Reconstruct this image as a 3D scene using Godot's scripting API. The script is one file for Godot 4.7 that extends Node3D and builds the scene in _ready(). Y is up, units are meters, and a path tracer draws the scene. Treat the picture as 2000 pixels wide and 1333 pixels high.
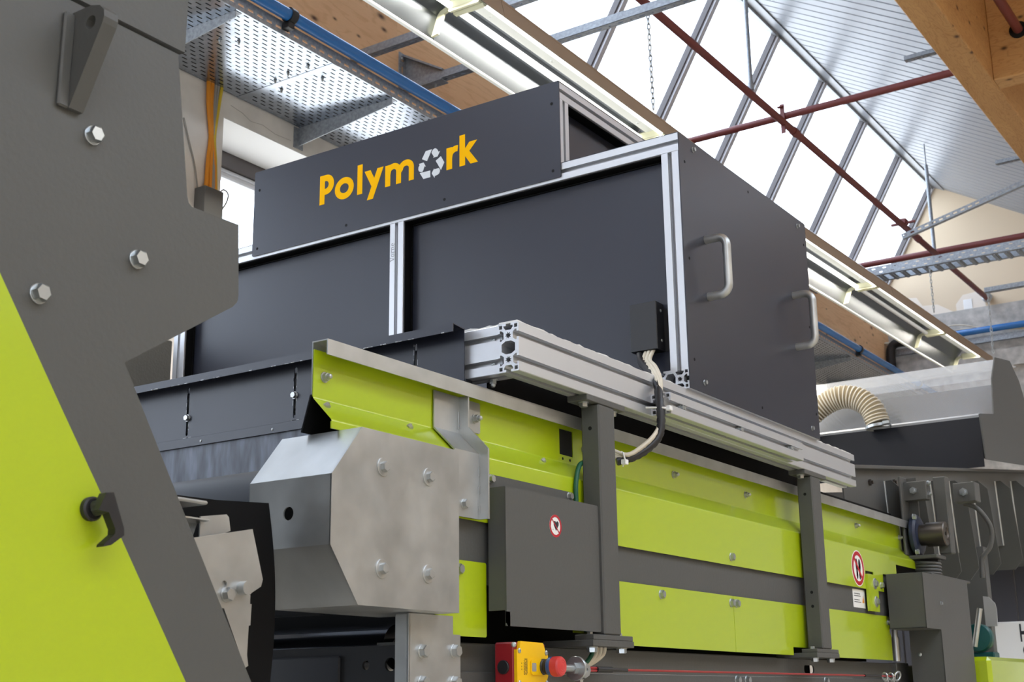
extends Node3D

# ------------------------------------------------------------------ mesh building
class MB:
	var v := PackedVector3Array()
	var n := PackedVector3Array()
	var t := PackedVector2Array()
	var grain := -1
	func uv(p: Vector3, nn: Vector3) -> Vector2:
		var a := nn.abs()
		var ax := 0
		if a.y >= a.x and a.y >= a.z: ax = 1
		elif a.z >= a.x and a.z >= a.y: ax = 2
		var g := grain if grain >= 0 else 2
		if g == ax: g = (ax + 1) % 3
		var o := 3 - ax - g
		return Vector2(p[g], p[o])
	func tri(a: Vector3, b: Vector3, c: Vector3, na: Vector3, nb = null, nc = null) -> void:
		var N2: Vector3 = na if nb == null else nb
		var N3: Vector3 = na if nc == null else nc
		var g := (b - a).cross(c - a)
		if g.dot(na + N2 + N3) > 0.0:
			var q := b
			b = c
			c = q
			var m := N2
			N2 = N3
			N3 = m
		v.append(a); v.append(b); v.append(c)
		n.append(na); n.append(N2); n.append(N3)
		t.append(uv(a, na)); t.append(uv(b, N2)); t.append(uv(c, N3))
	func face(p: Array, nn: Vector3) -> void:
		for i in range(1, p.size() - 1):
			tri(p[0], p[i], p[i + 1], nn)
	# quad whose normal points away from the point c
	func quad(p: Array, nn: Vector3) -> void:
		face(p, nn)
	func box(lo: Vector3, hi: Vector3, bev := 0.0) -> void:
		var c := (lo + hi) / 2.0
		var h := (hi - lo).abs() / 2.0
		var b := minf(bev, minf(h.x, minf(h.y, h.z)) * 0.9)
		for ax in 3:
			var u := (ax + 1) % 3
			var w := (ax + 2) % 3
			for s in [-1.0, 1.0]:
				var q := []
				for k in [[-1, -1], [1, -1], [1, 1], [-1, 1]]:
					var p := c
					p[ax] += s * h[ax]
					p[u] += k[0] * (h[u] - b)
					p[w] += k[1] * (h[w] - b)
					q.append(p)
				var nn := Vector3.ZERO
				nn[ax] = s
				face(q, nn)
		if b <= 0.0: return
		for ax in 3:
			var u := (ax + 1) % 3
			var w := (ax + 2) % 3
			for su in [-1.0, 1.0]:
				for sw in [-1.0, 1.0]:
					var q := []
					for e in [[-1.0, 0], [1.0, 0], [1.0, 1], [-1.0, 1]]:
						var p := c
						p[ax] += e[0] * (h[ax] - b)
						p[u] += su * (h[u] - (0.0 if e[1] == 0 else b))
						p[w] += sw * (h[w] - (b if e[1] == 0 else 0.0))
						q.append(p)
					var nn := Vector3.ZERO
					nn[u] = su
					nn[w] = sw
					face(q, nn.normalized())
		for sx in [-1.0, 1.0]:
			for sy in [-1.0, 1.0]:
				for sz in [-1.0, 1.0]:
					var S := Vector3(sx, sy, sz)
					var q := []
					for ax in 3:
						var p := c + S * (h - Vector3(b, b, b))
						p[ax] = c[ax] + S[ax] * h[ax]
						q.append(p)
					tri(q[0], q[1], q[2], S.normalized())
	func to3(p: Vector2, ax: int, d: float) -> Vector3:
		if ax == 0: return Vector3(d, p.y, p.x)
		if ax == 1: return Vector3(p.x, d, p.y)
		return Vector3(p.x, p.y, d)
	# extrude a 2D outline with holes along axis ax (0: (z,y), 1: (x,z), 2: (x,y))
	func prism(outline: PackedVector2Array, holes: Array, ax: int, lo: float, hi: float, smooth_holes := true) -> void:
		var strips := [outline]
		if holes.size() > 0:
			var cuts := []
			var mn := outline[0]
			var mx := outline[0]
			for p in outline:
				mn = mn.min(p)
				mx = mx.max(p)
			for h in holes:
				var a: float = h[0].x
				var b: float = h[0].x
				for p in h:
					a = minf(a, p.x)
					b = maxf(b, p.x)
				var m := (a + b) / 2.0
				var ok := true
				for q in cuts:
					if absf(q - m) < 1e-5: ok = false
				if ok: cuts.append(m)
			cuts.sort()
			cuts.append(mx.x + 1.0)
			strips = []
			var x0 := mn.x - 1.0
			for q in cuts:
				var r := PackedVector2Array([Vector2(x0, mn.y - 1), Vector2(q, mn.y - 1), Vector2(q, mx.y + 1), Vector2(x0, mx.y + 1)])
				var polys: Array = Geometry2D.intersect_polygons(outline, r)
				for h in holes:
					var nxt := []
					for pp in polys:
						for o in Geometry2D.clip_polygons(pp, h): nxt.append(o)
					polys = nxt
				for pp in polys: strips.append(pp)
				x0 = q
		var na := Vector3.ZERO
		na[ax] = 1.0
		for s in strips:
			var id := Geometry2D.triangulate_polygon(s)
			for i in range(0, id.size(), 3):
				tri(to3(s[id[i]], ax, hi), to3(s[id[i + 1]], ax, hi), to3(s[id[i + 2]], ax, hi), na)
				tri(to3(s[id[i]], ax, lo), to3(s[id[i + 1]], ax, lo), to3(s[id[i + 2]], ax, lo), -na)
		walls(outline, ax, lo, hi, 1.0)
		for h in holes: walls(h, ax, lo, hi, -1.0)
	func walls(o: PackedVector2Array, ax: int, lo: float, hi: float, way: float) -> void:
		var area := 0.0
		for i in o.size():
			var a := o[i]
			var b := o[(i + 1) % o.size()]
			area += a.x * b.y - b.x * a.y
		var sgn := way * (1.0 if area > 0 else -1.0)
		for i in o.size():
			var a := o[i]
			var b := o[(i + 1) % o.size()]
			if a.distance_to(b) < 1e-7: continue
			var e := (b - a).normalized()
			var n2 := Vector2(e.y, -e.x) * sgn
			var n3 := to3(n2, ax, 0.0)
			face([to3(a, ax, lo), to3(b, ax, lo), to3(b, ax, hi), to3(a, ax, hi)], n3)
	# sweep a circle along points; r may be a number or an array
	func tube(p: Array, r, seg := 10, caps := true) -> void:
		var m := p.size()
		var tg := []
		for i in m:
			var a: Vector3 = p[maxi(i - 1, 0)]
			var b: Vector3 = p[mini(i + 1, m - 1)]
			tg.append((b - a).normalized())
		var up: Vector3 = Vector3.UP if absf(tg[0].y) < 0.9 else Vector3.RIGHT
		var u: Vector3 = tg[0].cross(up).normalized()
		var rings := []
		var nrm := []
		for i in m:
			u = (u - tg[i] * u.dot(tg[i])).normalized()
			var w: Vector3 = tg[i].cross(u)
			var rr: float = r[i] if r is Array else r
			var ring := []
			var nr := []
			for k in seg:
				var a := TAU * k / seg
				var d: Vector3 = u * cos(a) + w * sin(a)
				ring.append(p[i] + d * rr)
				nr.append(d)
			rings.append(ring)
			nrm.append(nr)
		for i in m - 1:
			for k in seg:
				var k2 := (k + 1) % seg
				tri(rings[i][k], rings[i][k2], rings[i + 1][k2], nrm[i][k], nrm[i][k2], nrm[i + 1][k2])
				tri(rings[i][k], rings[i + 1][k2], rings[i + 1][k], nrm[i][k], nrm[i + 1][k2], nrm[i + 1][k])
		if caps:
			face(rings[0], -tg[0])
			face(rings[m - 1], tg[m - 1])
	func cyl(a: Vector3, b: Vector3, r: float, seg := 16, flat := false, r2 := -1.0) -> void:
		if not flat:
			tube([a, b], [r, r if r2 < 0 else r2], seg)
			return
		var d := (b - a).normalized()
		var up := Vector3.UP if absf(d.y) < 0.9 else Vector3.RIGHT
		var u := d.cross(up).normalized()
		var w := d.cross(u)
		var A := []
		var B := []
		for k in seg:
			var an := TAU * k / seg
			A.append(a + (u * cos(an) + w * sin(an)) * r)
			B.append(b + (u * cos(an) + w * sin(an)) * (r if r2 < 0 else r2))
		for k in seg:
			var k2 := (k + 1) % seg
			var nn: Vector3 = ((A[k] + A[k2]) / 2.0 - a)
			nn = (nn - d * nn.dot(d)).normalized()
			face([A[k], A[k2], B[k2], B[k]], nn)
		face(A, -d)
		face(B, d)
	# surface of revolution about the line from o along d: profile of (radius, height)
	func lathe(o: Vector3, d: Vector3, prof: Array, seg := 20) -> void:
		d = d.normalized()
		var up := Vector3.UP if absf(d.y) < 0.9 else Vector3.RIGHT
		var u := d.cross(up).normalized()
		var w := d.cross(u)
		for i in prof.size() - 1:
			var p: Vector2 = prof[i]
			var q: Vector2 = prof[i + 1]
			var e := (q - p)
			if e.length() < 1e-8: continue
			e = e.normalized()
			var n2 := Vector2(e.y, -e.x)
			for k in seg:
				var a0 := TAU * k / seg
				var a1 := TAU * (k + 1) / seg
				var d0 := u * cos(a0) + w * sin(a0)
				var d1 := u * cos(a1) + w * sin(a1)
				var n0 := d0 * n2.x + d * n2.y
				var n1 := d1 * n2.x + d * n2.y
				var A := o + d0 * p.x + d * p.y
				var B := o + d1 * p.x + d * p.y
				var Cc := o + d1 * q.x + d * q.y
				var D := o + d0 * q.x + d * q.y
				if p.x > 1e-7: tri(A, B, Cc, n0, n1, n1)
				if q.x > 1e-7: tri(A, Cc, D, n0, n1, n0)
	func mesh() -> ArrayMesh:
		var a := []
		a.resize(Mesh.ARRAY_MAX)
		a[Mesh.ARRAY_VERTEX] = v
		a[Mesh.ARRAY_NORMAL] = n
		a[Mesh.ARRAY_TEX_UV] = t
		var m := ArrayMesh.new()
		m.add_surface_from_arrays(Mesh.PRIMITIVE_TRIANGLES, a)
		return m

# ------------------------------------------------------------------ scene helpers
var M := {}
var used := {}
var shared := {}

func numbered(called: String) -> String:
	if not used.has(called):
		used[called] = 0
		return called
	used[called] += 1
	return "%s_%03d" % [called, used[called]]

func tag(o: Node, label: String, category := "", group := "", kind := "") -> void:
	if label != "": o.set_meta("label", label)
	if category != "": o.set_meta("category", category)
	if group != "": o.set_meta("group", group)
	if kind != "": o.set_meta("kind", kind)

func thing(called: String, label: String, category: String, at := Vector3.ZERO, group := "") -> Node3D:
	var o := Node3D.new()
	o.name = numbered(called)
	o.position = at
	add_child(o)
	tag(o, label, category, group)
	return o

# a part built in world coordinates below a thing (or a sub-part below a part)
func part(parent: Node3D, called: String, mb: MB, mat: Material, label := "") -> MeshInstance3D:
	var o := MeshInstance3D.new()
	o.name = called
	o.mesh = mb.mesh()
	o.material_override = mat
	parent.add_child(o, true)
	if parent != self:
		var top: Node3D = parent
		if parent.get_parent() == self: o.position = -top.position
	if label != "": o.set_meta("label", label)
	return o

# a part that shares a mesh, placed with a transform given in world coordinates
func placed(parent: Node3D, called: String, mesh: Mesh, mat: Material, at: Vector3, basis := Basis()) -> MeshInstance3D:
	var o := MeshInstance3D.new()
	o.name = called
	o.mesh = mesh
	o.material_override = mat
	parent.add_child(o, true)
	var w := Vector3.ZERO
	var p: Node = parent
	while p != self:
		w += p.position
		p = p.get_parent()
	o.transform = Transform3D(basis, at - w)
	return o

func solo(called: String, mb: MB, mat: Material, label: String, category: String, group := "", kind := "") -> MeshInstance3D:
	var o := MeshInstance3D.new()
	o.name = numbered(called)
	o.mesh = mb.mesh()
	o.material_override = mat
	add_child(o)
	tag(o, label, category, group, kind)
	return o

func struct(called: String, mb: MB, mat: Material, label := "") -> MeshInstance3D:
	return solo(called, mb, mat, label, "", "", "structure")

func P2(a: Array) -> PackedVector2Array:
	var r := PackedVector2Array()
	for i in range(0, a.size(), 2): r.append(Vector2(a[i], a[i + 1]))
	return r

func rect(x0: float, y0: float, x1: float, y1: float) -> PackedVector2Array:
	return P2([x0, y0, x1, y0, x1, y1, x0, y1])

func rrect(x0: float, y0: float, x1: float, y1: float, r: float, seg := 4) -> PackedVector2Array:
	var o := PackedVector2Array()
	for q in [[x1 - r, y0 + r, -90], [x1 - r, y1 - r, 0], [x0 + r, y1 - r, 90], [x0 + r, y0 + r, 180]]:
		for k in seg + 1:
			var a := deg_to_rad(q[2] + 90.0 * k / seg)
			o.append(Vector2(q[0] + r * cos(a), q[1] + r * sin(a)))
	return o

func circ(x: float, y: float, r: float, seg := 14, ry := -1.0) -> PackedVector2Array:
	var o := PackedVector2Array()
	for k in seg:
		var a := TAU * (k + 0.5) / seg
		o.append(Vector2(x + r * cos(a), y + (r if ry < 0 else ry) * sin(a)))
	return o

# a sheet of thickness th that follows a 2D polyline, as an outline
func bent(pl: PackedVector2Array, th: float) -> PackedVector2Array:
	var a := PackedVector2Array()
	var b := PackedVector2Array()
	for i in pl.size():
		var d0 := (pl[i] - pl[maxi(i - 1, 0)]).normalized() if i > 0 else (pl[1] - pl[0]).normalized()
		var d1 := (pl[mini(i + 1, pl.size() - 1)] - pl[i]).normalized() if i < pl.size() - 1 else d0
		var m := (d0 + d1).normalized()
		var nn := Vector2(m.y, -m.x)
		var k := th / maxf(0.3, nn.dot(Vector2(d0.y, -d0.x)))
		a.append(pl[i])
		b.append(pl[i] + nn * k)
	b.reverse()
	a.append_array(b)
	return a

func aim(d: Vector3) -> Basis:   # basis whose local +Y points along d
	d = d.normalized()
	var up := Vector3.UP if absf(d.y) < 0.9 else Vector3.RIGHT
	var x := d.cross(up).normalized()
	return Basis(x, d, x.cross(d).normalized())

func smooth(p: Array, steps := 6) -> Array:
	var o := []
	for i in p.size() - 1:
		var a: Vector3 = p[maxi(i - 1, 0)]
		var b: Vector3 = p[i]
		var c: Vector3 = p[i + 1]
		var d: Vector3 = p[mini(i + 2, p.size() - 1)]
		for k in steps: o.append(b.cubic_interpolate(c, a, d, float(k) / steps))
	o.append(p[p.size() - 1])
	return o

# hexagon-head bolts: shared meshes with the axis along +Y
func hexmesh(kind: String) -> ArrayMesh:
	if shared.has(kind): return shared[kind]
	var m := MB.new()
	if kind == "hexw":      # head with a wide washer, 17 mm across flats
		m.lathe(Vector3.ZERO, Vector3.UP, [Vector2(0.0165, 0), Vector2(0.0165, 0.0018), Vector2(0.0158, 0.0024), Vector2(0.006, 0.0024)], 22)
		m.cyl(Vector3(0, 0.0024, 0), Vector3(0, 0.0085, 0), 0.0098, 6, true)
		m.cyl(Vector3(0, 0.0085, 0), Vector3(0, 0.0097, 0), 0.0098, 6, true, 0.0082)
	elif kind == "hexf":    # head with a small washer
		m.lathe(Vector3.ZERO, Vector3.UP, [Vector2(0.0108, 0), Vector2(0.0108, 0.0014), Vector2(0.0102, 0.002), Vector2(0.004, 0.002)], 18)
		m.cyl(Vector3(0, 0.002, 0), Vector3(0, 0.0088, 0), 0.0096, 6, true)
		m.cyl(Vector3(0, 0.0088, 0), Vector3(0, 0.0099, 0), 0.0096, 6, true, 0.0082)
	elif kind == "acorn":   # stud with washer, nut and rounded cap
		m.lathe(Vector3.ZERO, Vector3.UP, [Vector2(0.0085, 0), Vector2(0.0085, 0.0015), Vector2(0.003, 0.0015)], 14)
		m.cyl(Vector3(0, 0.0015, 0), Vector3(0, 0.008, 0), 0.0066, 6, true)
		m.lathe(Vector3.ZERO, Vector3.UP, [Vector2(0.0046, 0.008), Vector2(0.0046, 0.0115), Vector2(0.0036, 0.0138), Vector2(0.0018, 0.015), Vector2(0, 0.0153)], 12)
	elif kind == "button":  # low round screw head
		m.lathe(Vector3.ZERO, Vector3.UP, [Vector2(0.0045, 0), Vector2(0.0042, 0.0012), Vector2(0.003, 0.002), Vector2(0.0017, 0.0023), Vector2(0.0016, 0.0012), Vector2(0, 0.0012)], 14)
	elif kind == "nut":     # nut with threaded end
		m.cyl(Vector3.ZERO, Vector3(0, 0.0075, 0), 0.0088, 6, true)
		m.cyl(Vector3(0, 0.0075, 0), Vector3(0, 0.013, 0), 0.005, 12)
	shared[kind] = m.mesh()
	return shared[kind]

func bolt(parent: Node3D, at: Vector3, d: Vector3, kind: String, s := 1.0, spin := 0.0, mat: Material = null, called := "bolt") -> MeshInstance3D:
	var b := aim(d) * Basis(Vector3.UP, spin)
	return placed(parent, called, hexmesh(kind), mat if mat else M.zinc, at, b.scaled_local(Vector3(s, s, s)))

# small dark drilled hole: a shallow black cup set into the surface
func hole(parent: Node3D, at: Vector3, d: Vector3, r: float) -> void:
	var key := "hole"
	if not shared.has(key):
		var m := MB.new()
		m.lathe(Vector3.ZERO, Vector3.UP, [Vector2(1.0, 0.0), Vector2(1.0, 0.3), Vector2(0.86, 0.3), Vector2(0.82, 0.05), Vector2(0, 0.05)], 14)
		shared[key] = m.mesh()
	placed(parent, "screw_hole", shared[key], M.black_gap, at, aim(d).scaled_local(Vector3(r, 0.0012, r)))

# aluminium T-slot profile: outline and cavities of a 45 x 45 or 45 x 90 section, centred
func slot_outline(w: float, h: float, per: float) -> PackedVector2Array:
	var o := PackedVector2Array()
	var corners := [[Vector2(-w, -h), Vector2(w, -h)], [Vector2(w, -h), Vector2(w, h)], [Vector2(w, h), Vector2(-w, h)], [Vector2(-w, h), Vector2(-w, -h)]]
	for c in corners:
		var a: Vector2 = c[0]
		var b: Vector2 = c[1]
		var e := (b - a).normalized()
		var inw := Vector2(-e.y, e.x)
		var L := a.distance_to(b)
		var cnt := int(round(L / per))
		o.append(a + e * 0.0012)
		for k in cnt:
			var m := a + e * (per * (k + 0.5))
			for q in [[-0.0052, 0.0], [-0.0052, 0.0045], [-0.0098, 0.0045], [-0.0098, 0.0075], [-0.0058, 0.0125], [0.0058, 0.0125], [0.0098, 0.0075], [0.0098, 0.0045], [0.0052, 0.0045], [0.0052, 0.0]]:
				o.append(m + e * q[0] + inw * q[1])
		o.append(b - e * 0.0012)
	return o

func star(c: Vector2, r0: float, r1: float) -> PackedVector2Array:
	var o := PackedVector2Array()
	for k in 16:
		var a := TAU * (k + 0.5) / 16.0
		var r := r1 if (k / 1) % 2 == 0 else r0
		o.append(c + Vector2(cos(a), sin(a)) * r)
	return o

# profile along axis ax between lo and hi; centre c in the two other axes, u/v sizes
func profile(mb: MB, ax: int, lo: float, hi: float, c: Vector2, su: float, sv: float, open_end := false) -> void:
	var o := slot_outline(su / 2.0, sv / 2.0, 0.045)
	var sh := PackedVector2Array()
	for p in o: sh.append(p + c)
	var holes := []
	if open_end:
		var q := 0.0034
		for sx in [-1.0, 1.0]:
			for sy in [-1.0, 1.0]:
				var k := c + Vector2(sx * (su / 2.0 - 0.0062), sy * (sv / 2.0 - 0.0062))
				holes.append(rect(k.x - q, k.y - q, k.x + q, k.y + q))
		if su > sv + 0.01:
			for s in [-1.0, 1.0]: holes.append(star(c + Vector2(s * 0.0225, 0), 0.0036, 0.0072))
			holes.append(P2([c.x - 0.012, c.y - 0.006, c.x - 0.007, c.y - 0.0145, c.x + 0.007, c.y - 0.0145, c.x + 0.012, c.y - 0.006, c.x + 0.012, c.y + 0.006, c.x + 0.007, c.y + 0.0145, c.x - 0.007, c.y + 0.0145, c.x - 0.012, c.y + 0.006]))
		elif sv > su + 0.01:
			for s in [-1.0, 1.0]: holes.append(star(c + Vector2(0, s * 0.0225), 0.0036, 0.0072))
			holes.append(P2([c.x - 0.006, c.y - 0.012, c.x + 0.006, c.y - 0.012, c.x + 0.0145, c.y - 0.007, c.x + 0.0145, c.y + 0.007, c.x + 0.006, c.y + 0.012, c.x - 0.006, c.y + 0.012, c.x - 0.0145, c.y + 0.007, c.x - 0.0145, c.y - 0.007]))
		else:
			holes.append(star(c, 0.0036, 0.0072))
	mb.prism(sh, holes, ax, lo, hi)

func V(x: float, y: float, z: float) -> Vector3:
	return Vector3(x, y, z)

# ------------------------------------------------------------------ materials
func mat(c: Color, rough := 0.6, metal := 0.0, spec := 0.5) -> StandardMaterial3D:
	var m := StandardMaterial3D.new()
	m.albedo_color = c
	m.roughness = rough
	m.metallic = metal
	m.metallic_specular = spec
	return m

func c8(r: int, g: int, b: int) -> Color:
	return Color(r / 255.0, g / 255.0, b / 255.0)

func noise_tex(freq: float, normal := false, strength := 2.0, lo := 0.0, hi := 1.0, seed_n := 1, size := 512) -> NoiseTexture2D:
	var n := FastNoiseLite.new()
	n.seed = seed_n
	n.frequency = freq
	n.noise_type = FastNoiseLite.TYPE_SIMPLEX_SMOOTH
	n.fractal_octaves = 4
	var t := NoiseTexture2D.new()
	t.width = size
	t.height = size
	t.seamless = true
	t.noise = n
	if normal:
		t.as_normal_map = true
		t.bump_strength = strength
	else:
		var g := Gradient.new()
		g.set_color(0, Color(lo, lo, lo))
		g.set_color(1, Color(hi, hi, hi))
		t.color_ramp = g
	return t

func tri_map(m: StandardMaterial3D, s: float) -> StandardMaterial3D:
	m.uv1_triplanar = true
	m.uv1_world_triplanar = true
	m.uv1_scale = Vector3(s, s, s)
	return m

# sawn softwood: long grain along U, growth arcs and knots; the colours are the wood's own
func wood_image(seed_n: int, light: Color, dark: Color, w := 1024, h := 512, knots := 16, figure := 1.0) -> ImageTexture:
	var im := Image.create(w, h, false, Image.FORMAT_RGB8)
	var n1 := FastNoiseLite.new()
	n1.seed = seed_n
	n1.frequency = 1.0
	n1.noise_type = FastNoiseLite.TYPE_SIMPLEX_SMOOTH
	var rng := RandomNumberGenerator.new()
	rng.seed = seed_n * 77 + 5
	var ks := []
	for i in knots: ks.append([rng.randf() * w, rng.randf() * h, 4.0 + rng.randf() * 8.0])
	for y in h:
		for x in w:
			# seamless by wrapping on circles is not needed: the repeat is hidden by the beam joints
			var wy := float(y)
			var kd := 0.0
			for k in ks:
				var dx: float = (x - k[0]) / 3.0
				var dy: float = y - k[1]
				if absf(dx) < 40.0 and absf(dy) < 60.0:
					var g := exp(-(dx * dx + dy * dy) / (k[2] * k[2] * 5.0))
					wy += g * k[2] * 2.2 * signf(dy + 0.001)
					var g2 := exp(-(dx * dx * 4.0 + dy * dy) / (k[2] * k[2] * 0.35))
					kd = maxf(kd, g2)
			var warp := n1.get_noise_2d(x * 0.0022, wy * 0.011) * 6.0 * figure
			var ring := sin(wy * 0.22 + warp * 2.6 + n1.get_noise_2d(x * 0.004, wy * 0.05) * 2.0)
			var fine := n1.get_noise_2d(x * 0.02, y * 0.9) * 0.5 + n1.get_noise_2d(x * 0.07 + 50.0, y * 0.45) * 0.25
			var tone := n1.get_noise_2d(x * 0.0015 + 9.0, y * 0.006 + 4.0)
			var f := clampf(0.30 + 0.24 * pow(maxf(ring, 0.0), 3.0) + 0.22 * fine + 0.22 * tone, 0.0, 1.0)
			var c := light.lerp(dark, f)
			c = c.lerp(Color(0.20, 0.11, 0.055), kd * 0.85)
			im.set_pixel(x, y, c)
	return ImageTexture.create_from_image(im)

func make_materials() -> void:
	var peel := noise_tex(0.045, true, 1.1, 0, 1, 3)
	var mott := noise_tex(0.006, false, 0, 0.30, 0.55, 8)
	M.anthracite = mat(c8(38, 41, 53), 0.34, 0.0, 0.48)
	M.anthracite_edge = mat(c8(58, 62, 70), 0.5)
	M.dark_plate = mat(c8(44, 45, 48), 0.6, 0.0, 0.3)
	M.black_plate = mat(c8(26, 27, 33), 0.4, 0.0, 0.35)
	M.grey = mat(c8(82, 82, 80), 0.5, 0.0, 0.4)
	M.grey.normal_enabled = true
	M.grey.normal_texture = peel
	M.grey.normal_scale = 0.35
	tri_map(M.grey, 4.0)
	M.grey_dark = mat(c8(84, 84, 83), 0.5)
	M.lime = mat(c8(166, 187, 8), 0.4)
	M.lime.clearcoat_enabled = true
	M.lime.clearcoat = 1.0
	M.lime.clearcoat_roughness = 0.12
	M.steel = mat(c8(197, 199, 198), 0.45, 0.8)
	M.steel.roughness_texture = noise_tex(0.012, false, 0, 0.72, 1.0, 12)
	M.steel.albedo_texture = noise_tex(0.008, false, 0, 0.86, 1.0, 21)
	tri_map(M.steel, 2.0)
	M.alu = mat(c8(198, 200, 204), 0.4, 0.65)
	M.alu_dim = mat(c8(196, 196, 198), 0.45, 0.6)
	M.zinc = mat(c8(178, 183, 185), 0.3, 0.8)
	M.galv = mat(c8(172, 178, 186), 0.42, 0.4)
	M.galv.albedo_texture = noise_tex(0.03, false, 0, 0.78, 1.0, 31)
	tri_map(M.galv, 3.0)
	M.tray = mat(c8(176, 184, 196), 0.2, 0.9)
	M.tray.albedo_texture = noise_tex(0.02, false, 0, 0.86, 1.0, 33)
	tri_map(M.tray, 1.5)
	M.rubber = mat(c8(14, 14, 15), 0.7, 0.0, 0.25)
	M.belt = mat(c8(25, 29, 36), 0.5, 0.0, 0.3)
	M.skirt = mat(c8(128, 136, 152), 0.55)
	M.skirt.albedo_texture = noise_tex(0.02, false, 0, 0.55, 1.0, 41)
	M.skirt.uv1_triplanar = true
	M.skirt.uv1_world_triplanar = true
	M.skirt.uv1_scale = Vector3(3.0, 0.7, 3.0)
	M.black_gap = mat(c8(8, 8, 9), 0.9)
	M.black_plastic = mat(c8(26, 26, 29), 0.45)
	M.roller = mat(c8(58, 60, 66), 0.14, 0.9)
	M.blue_pipe = mat(c8(42, 108, 176), 0.25)
	M.red_pipe = mat(c8(112, 52, 50), 0.5)
	M.wall = mat(c8(238, 234, 229), 0.85)
	M.wall.albedo_texture = noise_tex(0.01, false, 0, 0.90, 1.0, 51)
	tri_map(M.wall, 0.8)
	M.white = mat(c8(232, 232, 232), 0.7)
	M.roof = mat(c8(150, 157, 168), 0.36, 0.1)
	M.beige = mat(c8(214, 196, 170), 0.8)
	M.beige_patch = mat(c8(226, 216, 204), 0.8)
	M.concrete = mat(c8(204, 201, 197), 0.9)
	M.concrete.albedo_texture = noise_tex(0.02, false, 0, 0.78, 1.0, 61)
	tri_map(M.concrete, 0.9)
	M.ceiling_wood = mat(c8(214, 182, 140), 0.7)
	M.floor = mat(c8(192, 184, 170), 0.6)
	M.floor.albedo_texture = noise_tex(0.01, false, 0, 0.85, 1.0, 63)
	tri_map(M.floor, 0.5)
	M.frame_dark = mat(c8(92, 88, 90), 0.5)
	M.frame_light = mat(c8(205, 208, 216), 0.4)
	M.glass = mat(Color(1, 1, 1, 0.06), 0.02)
	M.glass.transparency = BaseMaterial3D.TRANSPARENCY_ALPHA
	M.plexi = mat(Color(0.92, 0.94, 0.97, 0.16), 0.1)
	M.plexi.transparency = BaseMaterial3D.TRANSPARENCY_ALPHA
	M.cream = mat(c8(204, 196, 178), 0.5)
	M.hose_dark = mat(c8(136, 121, 90), 0.6)
	M.hose_light = mat(c8(222, 214, 198), 0.5)
	M.orange = mat(c8(222, 140, 24), 0.5)
	M.yellow_wire = mat(c8(206, 176, 40), 0.5)
	M.grey_wire = mat(c8(150, 146, 140), 0.5)
	M.green_wire = mat(c8(20, 84, 60), 0.5)
	M.yellow_text = mat(c8(242, 180, 0), 0.8, 0.0, 0.2)
	M.silver_text = mat(c8(206, 210, 214), 0.5)
	M.red = mat(c8(140, 22, 30), 0.45)
	M.red_bright = mat(c8(196, 56, 54), 0.4)
	M.red_rope = mat(c8(150, 36, 40), 0.4)
	M.yellow_case = mat(c8(236, 186, 0), 0.38)
	M.blue_ring = mat(c8(30, 76, 140), 0.4)
	M.sign_red = mat(c8(176, 24, 40), 0.5)
	M.sign_white = mat(c8(226, 226, 224), 0.5)
	M.sign_black = mat(c8(30, 34, 42), 0.5)
	M.brown_trim = mat(c8(152, 134, 118), 0.6)
	M.lamp_white = mat(c8(226, 230, 228), 0.45)
	M.reflector = mat(c8(96, 101, 107), 0.28, 0.95)
	M.socket = mat(c8(226, 226, 196), 0.5)
	M.teal = mat(c8(10, 74, 76), 0.4)
	M.bearing_blue = mat(c8(30, 40, 62), 0.45)
	M.shaft = mat(c8(92, 86, 80), 0.35, 0.8)
	M.sheet_dark = mat(c8(76, 76, 84), 0.4, 0.3)
	M.scratch = mat(c8(190, 192, 196), 0.5)
	M.pencil = mat(c8(120, 120, 124), 0.8)
	M.film = mat(c8(218, 218, 216), 0.6)
	M.tube = mat(Color(1, 1, 1), 0.4)
	M.tube.emission_enabled = true
	M.tube.emission = Color(1.0, 0.99, 0.96)
	M.tube.emission_energy_multiplier = 3.0
	M.tube_off = mat(c8(226, 226, 230), 0.3)
	M.timber = mat(Color(1, 1, 1), 0.65)
	M.timber.albedo_texture = wood_image(4, c8(238, 198, 154), c8(196, 148, 106), 1024, 512, 26, 0.8)
	M.timber.uv1_scale = Vector3(0.42, 1.1, 1)
	M.timber2 = mat(Color(1, 1, 1), 0.65)
	M.timber2.albedo_texture = wood_image(11, c8(214, 170, 114), c8(150, 102, 56), 1024, 256, 9, 2.2)
	M.timber2.uv1_scale = Vector3(0.55, 2.4, 1)

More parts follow.
